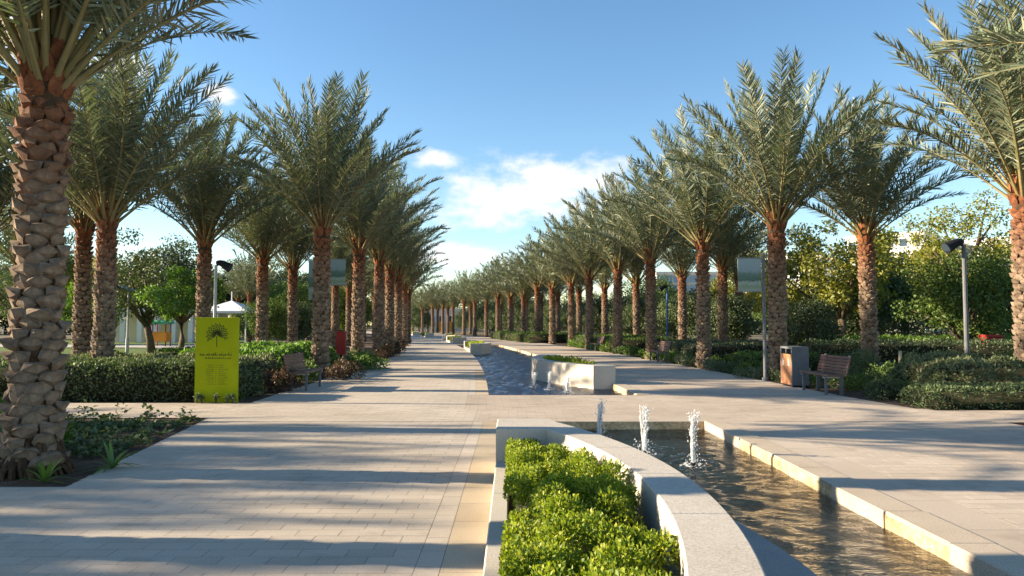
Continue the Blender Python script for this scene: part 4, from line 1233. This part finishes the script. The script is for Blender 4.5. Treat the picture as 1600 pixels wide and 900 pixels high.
# ------------------------------------------------------------------ broadleaf trees
def tree_parts(seed, h, rx, ry, n, leaf, mat, th, clumps=40, sparse=0.55):
    rng = np.random.default_rng(seed)
    c = unit(rng.normal(size=(clumps, 3))) * (0.35 + 0.6 * rng.random(clumps))[:, None]
    c[:, 2] = c[:, 2] * 0.9
    cz = (h + th) / 2; hz = (h - th) / 2
    C = c * np.array([rx, ry, hz]) + np.array([0, 0, cz])
    cr = (0.16 + 0.14 * rng.random(clumps)) * (rx + hz) * sparse
    k = rng.choice(clumps, n, p=cr ** 2 / (cr ** 2).sum())
    d = unit(rng.normal(size=(n, 3)))
    P = C[k] + d * (cr[k] * (0.35 + 0.65 * rng.random(n)))[:, None] * np.array([1.1, 1.1, 0.75])
    D = unit(d * 0.6 + rng.normal(size=(n, 3)) * 0.7 + np.array([0, 0, -0.1]))
    U = unit(d + np.array([0, 0, 0.7]) + rng.normal(size=(n, 3)) * 0.5)
    V, F = leaf_quads(P, D, U, leaf, leaf * 0.6, rng)
    crown = mesh_np('crown', V, [F], MAT[mat])
    mb = MB()
    r0 = 0.035 * h ** 0.9
    base = Vector((0, 0, -0.05)); fork = Vector((rng.normal() * 0.15, rng.normal() * 0.15, max(th * 1.05, 0.9)))
    mb.tube([base, base.lerp(fork, 0.5) + Vector((rng.normal() * .06, rng.normal() * .06, 0)), fork], [r0 * 1.25, r0, r0 * 0.85], 8)
    order = [i for i in np.argsort(-cr) if C[i][2] > fork[2] + 0.35 * (h - fork[2])][:9]
    for i in order:
        e = Vector(C[i]); mid = fork.lerp(e, 0.5) + Vector((0, 0, 0.12 * h * 0.3))
        mb.tube([fork + Vector((0, 0, -0.1)), mid + Vector((rng.normal() * .15, rng.normal() * .15, 0)), e], [r0 * 0.55, r0 * 0.3, r0 * 0.08], 5)
    return mb.mesh('trunk', MAT['bark'], True), crown
TREES = {
    'big_olive': tree_parts(1, 7.2, 3.4, 3.2, 11000, 0.17, 'olive_leaf', 1.5, 60),
    'yellow': tree_parts(2, 6.2, 3.0, 3.0, 9500, 0.16, 'yellow_leaf', 1.7, 46, 0.5),
    'bushy': tree_parts(3, 4.4, 2.4, 2.2, 11000, 0.15, 'dark_leaf', 0.15, 60, 0.6),
    'light': tree_parts(4, 5.2, 2.2, 2.2, 5200, 0.17, 'bright_leaf', 1.8, 40, 0.48),
    'lacy': tree_parts(5, 8.4, 3.4, 3.2, 5600, 0.15, 'yellow_leaf', 2.6, 52, 0.38),
    'mid': tree_parts(6, 5.6, 2.8, 2.6, 11000, 0.16, 'mid_leaf', 0.4, 60, 0.55),
}
def tree(kind, x, Y, s, label, group=None, name='broadleaf_tree'):
    t = empty(name, (x, Y, -0.03), random.Random(int(abs(x * 31) + Y * 7)).uniform(0, 6.28), s)
    tag(t, label, 'tree', group)
    obj('trunk', TREES[kind][0], t); obj('crown', TREES[kind][1], t)
tree('yellow', gx(1312, 33), 33, 1.05, 'yellow-green tree with forked trunk between the two palms behind the bin')
tree('bushy', gx(1270, 29), 29.5, 0.62, 'small dark round tree behind the litter bin palm')
tree('bushy', gx(1405, 34), 36, 1.05, 'big dark bushy tree behind the palm of the lit bench')
tree('mid', gx(1462, 31), 37, 0.95, 'green bushy tree behind the floodlight pole')
tree('yellow', gx(1440, 45), 47, 1.25, 'yellow-green tree rising over the bushy trees in front of the white buildings')
tree('yellow', gx(1240, 50), 52, 1.2, 'yellow-green tree seen past the trunk behind the bin')
tree('lacy', gx(1545, 36), 38, 1.12, 'tall lacy thin-leaved tree reaching over the floodlight pole')
tree('mid', gx(1560, 27), 29, 0.85, 'green tree in front of the red bin by the hedge')
tree('bushy', gx(1640, 33), 35, 1.2, 'dark bushy tree behind the pale palm by the hedge')
tree('yellow', gx(1175, 60), 62, 1.1, 'yellow-green tree behind the banner pole')
tree('bushy', gx(1170, 40), 44, 0.8, 'dark bushy tree just behind the slim pale palm')
for i, (px, Y, s, k) in enumerate([(1100, 50, 0.95, 'bushy'), (1050, 56, 0.9, 'bushy'), (1010, 62, 1.0, 'bushy'), (985, 66, 1.0, 'bushy'), (940, 74, 1.0, 'bushy'), (905, 82, 1.0, 'bushy'), (872, 92, 1.1, 'bushy'), (850, 100, 1.2, 'bushy'), (828, 108, 1.3, 'bushy'), (806, 118, 1.4, 'bushy'), (784, 126, 1.4, 'bushy'), (765, 136, 1.4, 'bushy'), (655, 150, 1.3, 'bushy'), (745, 158, 1.3, 'bushy'), (725, 164, 1.2, 'bushy')]):
    tree(k, gx(px, Y), Y, s, 'dark bushy tree behind the palm rows on the bin side', 'dark trees behind the bin side palms')
tree('mid', gx(1030, 68), 72, 1.2, 'tall green tree showing over the dark trees behind the palm rows')
tree('big_olive', gx(225, 41), 42, 1.0, 'large dark spreading tree on the lawn beside the lamp post')
tree('light', gx(282, 37), 37, 0.92, 'light green young tree between the lamp post and the sign')
tree('light', gx(135, 30), 30, 0.66, 'small bright young tree on the lawn beside the palm of the hedge')
tree('yellow', gx(105, 50), 52, 1.15, 'pale yellow-green tree behind the small bright young tree')
tree('big_olive', gx(20, 58), 60, 1.1, 'large dark tree at the back of the lawn behind the thick palm')
tree('bushy', gx(440, 47), 50, 0.75, 'dark bushy tree between the inner palms beside the white canopy')
tree('mid', gx(400, 44), 46, 0.6, 'low green tree in front of the white canopy')
tree('bushy', gx(372, 60), 62, 0.8, 'dark bushy tree behind the white canopy')
for i, (px, Y, s, k) in enumerate([(480, 64, 1.0, 'mid'), (515, 72, 1.1, 'mid'), (550, 84, 1.1, 'mid'), (445, 78, 1.2, 'mid'), (590, 100, 1.1, 'mid')]):
    tree(k, gx(px, Y), Y, s, 'green tree far back behind the palms on the sign side', 'far green trees on the sign side')
for i, (px, Y, s) in enumerate([(170, 92, 1.4), (205, 84, 1.3), (250, 96, 1.5), (290, 88, 1.3), (330, 92, 1.4), (400, 90, 1.4), (440, 98, 1.5), (480, 106, 1.5), (120, 80, 1.4), (80, 88, 1.5), (30, 84, 1.5), (-30, 80, 1.4)]):
    tree('big_olive', gx(px, Y), Y, s, 'dark tree along the far side of the lawn', 'trees along the far lawn edge')
for i, (px, Y, s) in enumerate([(1380, 66, 1.2), (1500, 70, 1.3), (1600, 64, 1.2), (1320, 80, 1.3), (1220, 90, 1.2), (1120, 100, 1.3)]):
    tree('mid', gx(px, Y), Y, s, 'green tree in front of the white buildings', 'trees before the white buildings')
# far wood that closes the view
def wood(name, x0, x1, Y, h, n, seed, label):
    rng = np.random.default_rng(seed)
    m = int((x1 - x0) / 2.2)
    C = np.stack([np.linspace(x0, x1, m) + rng.normal(size=m), Y + rng.normal(size=m) * 4, h * (0.35 + 0.35 * rng.random(m))], 1)
    C = np.vstack([C, C * np.array([1, 1, 0.45]) + rng.normal(size=C.shape) * np.array([1, 1, 0.1])])
    k = rng.choice(len(C), n); d = unit(rng.normal(size=(n, 3)))
    P = C[k] + d * np.array([2.2, 2.2, h * 0.3]) * (0.5 + 0.5 * rng.random(n))[:, None]
    P[:, 2] = np.maximum(P[:, 2], 0.05)
    V, F = leaf_quads(P, unit(d + rng.normal(size=(n, 3))), unit(d + np.array([0, 0, .7])), 0.55, 0.35, rng)
    tag(obj(name, mesh_np(name, V, [F], MAT['olive_leaf'])), label, 'trees', None, 'stuff')
wood('distant_trees', -130, -28, 122, 11.0, 50000, 3, 'far dark belt of trees behind the lawn')
wood('distant_trees', -60, 70, 190, 11.0, 60000, 4, 'far belt of trees closing the end of the walk')
wood('distant_trees', 22, 150, 118, 7.0, 26000, 5, 'far belt of trees in front of the white buildings')

# ------------------------------------------------------------------ benches
def make_bench(x, Y, face, label, rz=0.0, group=None):
    """face +1: sitter looks towards +x.  local y runs along the bench, local x forward"""
    t = empty('bench', (x, Y, 0.0), (0 if face > 0 else math.pi) + rz); tag(t, label, 'bench', group)
    L = 1.6
    bk = math.radians(14)
    sl = MB(); sl.box((0, 0, 0), (0.072, L, 0.032), 0, 0, 0.004); seat_me = sl.mesh('seat_slat', MAT['wood'])
    s2 = MB(); s2.box((0, 0, 0), (0.028, L, 0.062), 0, 0, 0.004); back_me = s2.mesh('back_slat', MAT['wood'])
    for i in range(5):
        obj('seat_slat', seat_me, t, (0.06 + 0.087 * i, 0, 0.435 + 0.004 * i))
    for i in range(6):
        d = 0.06 + 0.072 * i
        obj('back_slat', back_me, t, (-0.0 - math.sin(bk) * d, 0, 0.43 + math.cos(bk) * d), (0, -bk, 0))
    for s in (-1, 1):
        y = s * (L / 2 - 0.16)
        m = MB()
        m.prism([(-0.035, y - 0.03), (0.035, y - 0.03), (0.035, y + 0.03), (-0.035, y + 0.03)], 0.0, 0.416)
        m.build('leg', MAT['greymetal'], t, (0.05, 0, 0))
        m = MB(); m.box((0, 0, 0), (0.05, 0.06, 0.404), 0)
        m.build('leg', MAT['greymetal'], t, (0.40, y, 0.202))
        m = MB(); m.box((0, 0, 0), (0.45, 0.05, 0.035)); m.build('seat_bracket', MAT['steel'], t, (0.24, y, 0.4))
        m = MB(); m.box((0, 0, 0), (0.03, 0.06, 0.46)); m.build('back_post', MAT['steel'], t, (-0.035 - math.sin(bk) * 0.25, y, 0.425 + math.cos(bk) * 0.245), (0, -bk, 0))
    return t
make_bench(-5.36, 18.55, 1, 'dark slatted bench with steel legs beside the reddish shrub')
make_bench(7.52, 17.5, -1, 'brown slatted bench with sunlit backrest beside the grey and wood litter bin')
make_bench(right_edge(32) + 0.05, 32.0, -1, 'brown bench between two palms of the row past the banner pole', 0.06)
make_bench(right_edge(45) + 0.1, 45.0, -1, 'small looking bench among distant shrubs across the long pool', 0.1)
make_bench(gx(1262, 31), 27.5, 1, 'orange lit bench back among the shrubs behind the litter bin', 0.9)

# ------------------------------------------------------------------ litter bin
t = empty('litter_bin', (7.36, 19.35, 0.0), R(-2)); tag(t, 'grey metal litter bin with orange wood doors and white symbols', 'litter bin')
m = MB(); m.box((0, 0, 0.035), (0.36, 0.80, 0.07)); m.build('plinth', MAT['black'], t)
m = MB()
W2, D2, H2 = 0.43, 0.90, 1.03
m.box((0, -D2 / 2 + 0.02, 0.05 + (H2 - 0.05) / 2), (W2, 0.04, H2 - 0.05), 0, 0, 0.006); m.build('side_panel', MAT['greymetal'], t)
m = MB(); m.box((0, D2 / 2 - 0.02, 0.05 + (H2 - 0.05) / 2), (W2, 0.04, H2 - 0.05), 0, 0, 0.006); m.build('side_panel', MAT['greymetal'], t)
m = MB(); m.box((0, 0, H2 - 0.018), (W2 - 0.004, D2 - 0.084, 0.034), 0, 0, 0.005); m.build('top', MAT['greymetal'], t)
m = MB(); m.box((W2 / 2 - 0.02, 0, 0.05 + 0.46), (0.036, D2 - 0.084, 0.92)); m.build('back_panel', MAT['greymetal'], t)
m = MB(); m.box((0.0, 0, 0.42), (0.32, D2 - 0.09, 0.70)); m.build('liner', MAT['black'], t)
for s in (-1, 1):
    m = MB(); m.box((-W2 / 2 + 0.012, s * 0.205, 0.445), (0.03, 0.398, 0.78), 0, 0, 0.004)
    d = m.build('door', MAT['binwood'], t)
    # bin pictogram: head and body of a litter-dropping figure, as two flat plates
    m = MB(); m.box((-W2 / 2 - 0.005, s * 0.205, 0.60), (0.003, 0.09, 0.14)); m.box((-W2 / 2 - 0.005, s * 0.205 + 0.02, 0.70), (0.003, 0.04, 0.035))
    m.build('symbol', MAT['white'], d)
m = MB()
for s in (-1, 1):
    m.box((-W2 / 2 + 0.012, s * (D2 / 2 - 0.055), 0.93), (0.024, 0.026, 0.13))
m.box((-W2 / 2 + 0.012, 0, 0.93), (0.024, 0.026, 0.13)); m.box((-W2 / 2 + 0.012, 0, 0.986), (0.024, D2 - 0.136, 0.02))
m.build('opening_frame', MAT['steel'], t)

# ------------------------------------------------------------------ lime sign
sx, sy = gx(340, 15.3), 15.32
t = empty('information_sign', (sx, sy, 0.0)); tag(t, 'tall lime green information panel with a printed tree and lines of script', 'sign')
SW, SH = 0.88, 1.745
m = MB(); m.box((0, 0, SH / 2), (SW, 0.06, SH), 0, 0, 0.004); m.build('panel', MAT['lime'], t)
rng = random.Random(9); FY_ = -0.0325
def flat(mb, x, z, w_, h_, ang=0.0):
    ca, sa = math.cos(ang), math.sin(ang)
    P = [(x + a * w_ / 2 * ca - b * h_ / 2 * sa, FY_, z + a * w_ / 2 * sa + b * h_ / 2 * ca) for a, b in ((-1, -1), (1, -1), (1, 1), (-1, 1))]
    mb.add(P, [(0, 1, 2, 3)])
em = MB()
flat(em, 0.0, SH - 0.50, 0.016, 0.22, 0.02)
for i in range(11):
    a = math.pi * (-0.12 + 1.24 * i / 10)
    for rr in (0.05, 0.08, 0.11, 0.145, 0.175, 0.2):
        ang = a + (0.13 if rr in (0.08, 0.145, 0.2) else -0.05)
        X, Z = math.cos(ang) * rr * 1.05, SH - 0.36 + math.sin(ang) * rr * 1.12
        flat(em, X, Z, 0.044, 0.018, ang); flat(em, X + 0.012, Z - 0.012, 0.024, 0.010, ang + 0.8)
for i in range(7):
    a = math.pi * (0.12 + 0.76 * i / 6)
    flat(em, math.cos(a) * 0.05, SH - 0.36 + math.sin(a) * 0.05, 0.10, 0.006, a)
for i in range(8):
    flat(em, -0.15 + 0.043 * i, SH - 0.375 + 0.012 * math.sin(i * 2.0), 0.034, 0.012, 0.5 * math.sin(i * 1.7))
em.build('tree_emblem', MAT['ink'], t)
def script_line(mb, x0, x1, z, h_, heavy):
    x = x0
    while x < x1 - h_:
        wl = min(rng.uniform(1.2, 3.2) * h_, x1 - x)
        flat(mb, x + wl / 2, z, wl, h_ * heavy)
        xx = x + 0.3 * h_
        while xx < x + wl:
            k = rng.random()
            if k < 0.35: flat(mb, xx, z + h_ * 0.45, h_ * heavy * 0.8, h_ * 0.9)
            elif k < 0.6: flat(mb, xx, z + h_ * 0.28, h_ * 0.5, h_ * heavy * 0.9, 0.5)
            elif k < 0.8: flat(mb, xx, z - h_ * 0.55, h_ * 0.2, h_ * 0.2)
            else: flat(mb, xx, z + h_ * 0.75, h_ * 0.22, h_ * 0.2)
            xx += h_ * rng.uniform(0.5, 0.9)
        x += wl + h_ * 0.4
tx = MB(); script_line(tx, -0.35, 0.36, SH - 0.775, 0.055, 0.30); tx.build('title', MAT['ink'], t)
tx = MB(); script_line(tx, -0.24, 0.30, SH - 0.845, 0.038, 0.26); tx.build('subtitle', MAT['ink'], t)
tx = MB()
for r_ in range(10):
    z = SH - 0.985 - r_ * 0.043
    wd = rng.uniform(0.12, 0.21)
    script_line(tx, 0.04, 0.04 + wd, z, 0.018, 0.28); script_line(tx, -0.05 - rng.uniform(0.10, 0.17), -0.05, z, 0.018, 0.28)
    flat(tx, -0.005, z, 0.012, 0.016)
tx.build('list_lines', MAT['ink'], t)
for i, dx in enumerate((-0.34, -0.24, 0.06, 0.30, 0.40)):
    shrub(sx + dx, sy - 0.16, 0.06, 0.06, 0.30 - 0.05 * (i % 2), 'dark_leaf', 60, 0.06, 70, 'dark sprig growing at the foot of the lime sign', 'sprigs before the sign', 'sprig', 'plant', 0.5, 6)

# ------------------------------------------------------------------ poles, lamps, banners
def banner_pole(x, Y, H, side, label, panels=1):
    t = empty('banner_pole', (x, Y, -0.02)); tag(t, label, 'banner pole')
    m = MB(); m.tube([(0, 0, 0), (0, 0, 0.12), (0, 0, 0.13), (0, 0, H)], [0.09, 0.09, 0.05, 0.045], 12); m.build('pole', MAT['greymetal'], t, smooth=False)
    m = MB(); m.box((side * 0.40, 0, H - 0.62), (0.66, 0.02, 0.92)); m.build('banner', MAT['banner'], t)
    if panels > 1:
        m = MB(); m.box((-side * 0.48, 0, H - 0.9), (0.28, 0.02, 1.45)); m.build('banner', MAT['banner'], t)
        m = MB(); m.tube([(0, 0, H - 0.15), (-side * 0.62, 0, H - 0.15)], [0.013, 0.013], 8); m.build('arm', MAT['steel'], t)
    for z in (H - 0.14, H - 1.10):
        m = MB(); m.tube([(side * 0.03, 0, z), (side * 0.76, 0, z)], [0.013, 0.013], 8); m.build('arm', MAT['steel'], t)
banner_pole(gx(1194, 21.0), 21.0, 3.65, -1, 'steel banner pole with landscape print beside the palm behind the bin')
banner_pole(gx(508, 27.0), 27.0, 4.15, 1, 'banner pole with pale print behind the tall palm by the bench', 2)
def floodlight(x, Y, H, ang, label, group=None, m_='greymetal'):
    t = empty('floodlight_pole', (x, Y, -0.02), ang); tag(t, label, 'lamp post', group)
    m = MB(); m.tube([(0, 0, 0), (0, 0, 0.15), (0, 0, 0.16), (0, 0, H)], [0.085, 0.085, 0.06, 0.05], 10); m.build('pole', MAT[m_], t)
    m = MB(); m.tube([(0, 0, H - 0.03), (-0.10, 0, H + 0.03), (-0.2, 0, H)], [0.035, 0.035, 0.03], 8); m.build('bracket', MAT['black'], t)
    m = MB(); m.tube([(-0.02, 0, H + 0.09), (-0.14, 0, H + 0.07), (-0.20, 0, H + 0.05), (-0.42, 0, H - 0.07), (-0.46, 0, H - 0.09)], [0.06, 0.10, 0.105, 0.15, 0.165], 14)
    m.build('lamp_head', MAT['black'], t)
    m = MB(); m.tube([(-0.455, 0, H - 0.087), (-0.465, 0, H - 0.093)], [0.14, 0.14], 14); m.build('lens', MAT['window'], t)
floodlight(gx(1509, 18.9), 18.9, 3.66, 0.0, 'dark pole with black floodlight head above the grey-green hedge')
floodlight(gx(336, 24.0), 24.0, 3.55, math.pi, 'slim pole with black floodlight head next to the palm behind the sign', None, 'steel')
floodlight(gx(1048, 45), 46, 3.9, 0.0, 'blue pole with floodlight head far between palm trunks', None, 'blue')
t = empty('lamp_post', (gx(222, 41), 39.5, -0.02)); tag(t, 'grey lamp post with flat angled head on the lawn', 'lamp post')
m = MB(); m.tube([(0, 0, 0), (0, 0, 0.9), (0, 0, 0.91), (0, 0, 3.5)], [0.09, 0.085, 0.05, 0.045], 10); m.build('pole', MAT['steel'], t)
m = MB(); m.tube([(0, 0, 0), (0.0, 0, 0.05)], [0.42, 0.36], 16); m.build('lamp_head', MAT['steel'], t, (-0.1, 0, 3.55), (0, R(22), 0))
for (px, Y, h_, tilt, lab) in [(1404, 20.5, 0.85, 0.02, 'upright wooden stake in the shrubs beside the palm of the lit bench'), (1501, 19.3, 0.95, 0.16, 'leaning wooden stake against the floodlight pole')]:
    m = MB(); m.tube([(0, 0, -0.05), (0, 0, h_), (0, 0, h_ + 0.02)], [0.05, 0.045, 0.03], 8)
    tag(m.build('wooden_stake', MAT['stake'], None, (gx(px, Y), Y, 0), (0, tilt, 0)), lab, 'stake')

# ------------------------------------------------------------------ garden buildings and play things
t = empty('canopy', (gx(362, 58), 58, -0.02)); tag(t, 'white peaked canopy on slim posts among the garden trees', 'canopy')
m = MB(); w_ = 1.9
m.add([(-w_, -w_, 2.65), (w_, -w_, 2.65), (w_, w_, 2.65), (-w_, w_, 2.65), (0, 0, 3.5)], [(0, 1, 4), (1, 2, 4), (2, 3, 4), (3, 0, 4)])
m.add([(-w_, -w_, 2.5), (w_, -w_, 2.5), (w_, w_, 2.5), (-w_, w_, 2.5), (-w_, -w_, 2.65), (w_, -w_, 2.65), (w_, w_, 2.65), (-w_, w_, 2.65)], [(0, 1, 5, 4), (1, 2, 6, 5), (2, 3, 7, 6), (3, 0, 4, 7)])
m.build('roof', MAT['sail'], t)
for a in (-1, 1):
    for b in (-1, 1):
        m = MB(); m.tube([(a * 1.75, b * 1.75, 0), (a * 1.75, b * 1.75, 2.6)], [0.05, 0.05], 8); m.build('post', MAT['white'], t)
m = MB(); m.tube([(0, 0, 2.5), (0, 0, 4.2)], [0.06, 0.05], 8); m.build('mast', MAT['white'], t)
t = empty('garden_pavilion', (gx(235, 66), 67, -0.02)); tag(t, 'low white pavilion with square pillars behind the lawn', 'pavilion')
m = MB(); m.box((0, 0.5, 2.9), (11.5, 4.0, 0.25)); m.build('roof', MAT['white'], t)
for i in range(8):
    m = MB(); m.box((-5.3 + 1.51 * i, -1.2, 1.39), (0.42, 0.42, 2.77)); m.build('pillar', MAT['white'], t)
m = MB(); m.box((0, 2.3, 1.39), (11.3, 0.2, 2.77)); m.build('back_wall', MAT['cream'], t)
t = empty('play_booth', (gx(253, 55), 55, -0.02)); tag(t, 'colourful orange and green play booth beside the lawn', 'play booth')
m = MB(); m.box((0, 0, 0.72), (1.1, 0.9, 0.7), 0, 0, 0.05); m.build('counter', MAT['orange'], t)
for i, (a, b) in enumerate(((-.5, -.4), (.5, -.4), (.5, .4), (-.5, .4))):
    m = MB(); m.tube([(a, b, 0), (a, b, 1.7)], [0.05, 0.05], 8); m.build('post', MAT['red'] if i % 2 else MAT['purple'], t)
m = MB(); m.prism([(-.7, -.55), (.7, -.55), (.7, .55), (-.7, .55)], 1.65, 1.95, 0, 0.14); m.build('roof', MAT['green_p'], t)
t = empty('red_post_box', (gx(526, 34), 35, -0.02)); tag(t, 'red upright box between the palms beyond the bench', 'post box')
m = MB(); m.box((0, 0, 0.75), (0.42, 0.3, 1.1), 0, 0, 0.03); m.build('body', MAT['red'], t)
m = MB(); m.box((0, 0, 0.1), (0.12, 0.12, 0.2)); m.build('foot', MAT['black'], t)
t = empty('red_bin', (gx(1547, 27.6), 27.6, -0.02)); tag(t, 'dark red bin half hidden behind the garden hedge', 'bin')
m = MB(); m.box((0, 0, 0.62), (0.62, 0.5, 1.1), 0, 0, 0.05); m.build('body', MAT['red'], t)
m = MB(); m.box((0, 0, 1.2), (0.66, 0.54, 0.07), 0, 0, 0.02); m.build('lid', MAT['red'], t)

def building(name, x, Y, W_, D_, H_, floors, bays, label, wall, win, rz=0.0, ww=0.5, wh=0.55, para=0.9):
    t = empty(name, (x, Y, -0.03), rz); tag(t, label, 'building')
    m = MB(); m.box((0, 0, H_ / 2), (W_, D_, H_)); wl = m.build('wall', MAT[wall], t)
    m = MB(); m.box((0, 0, H_ + para / 2), (W_ + 0.5, D_ + 0.5, para)); m.build('roof_parapet', MAT[wall], t)
    fh = H_ / floors; bw = W_ / bays
    me = MB(); me.box((0, 0, 0), (bw * ww, 0.16, fh * wh)); wm_ = me.mesh('window', MAT[win])
    ms = MB(); ms.box((0, 0, 0), (bw * ww + 0.2, 0.35, 0.12)); sm_ = ms.mesh('sill', MAT[wall])
    for f in range(floors):
        for b in range(bays):
            px_, pz = -W_ / 2 + bw * (b + 0.5), fh * (f + 0.52)
            w1 = obj('window', wm_, t, (px_, -D_ / 2 - 0.03, pz))
            obj('sill', sm_, w1, (0, -0.08, -fh * wh / 2 - 0.07))
    me2 = MB(); me2.box((0, 0, 0), (0.16, D_ / 6 * 0.5, fh * wh)); wm2 = me2.mesh('window', MAT[win])
    for f in range(floors):
        for b in range(6):
            obj('window', wm2, t, (-W_ / 2 - 0.03, -D_ / 2 + D_ / 6 * (b + 0.5), fh * (f + 0.52)))
    return t
building('apartment_block', gx(1425, 170), 178, 17, 14, 22.0, 7, 6, 'white apartment block behind the yellow-green trees', 'white', 'window', -0.75)
building('apartment_block', gx(1560, 165), 172, 20, 14, 20.0, 6, 7, 'wide white apartment block behind the lacy tree and floodlight', 'white', 'window', -0.8)
building('apartment_block', gx(1275, 190), 200, 14, 12, 19.0, 6, 5, 'white apartment block seen between the palm behind the bin and its neighbour', 'white', 'window', -0.7)
building('glass_tower', gx(1075, 230), 235, 20, 14, 17.0, 6, 8, 'blue glass office block far behind the dark trees', 'cream', 'glassblue', 0, 0.86, 0.8)
t = building('park_pavilion', gx(698, 172), 176, 13, 10, 4.6, 1, 6, 'cream pavilion at the bend of the walk with orange panels', 'cream', 'window', 0, 0.45, 0.5, 0.7)
for i in range(2):
    m = MB(); m.box((-1.4 + 2.5 * i, -5.22, 1.2), (1.4, 0.2, 2.4)); m.build('panel', MAT['orange'], t)
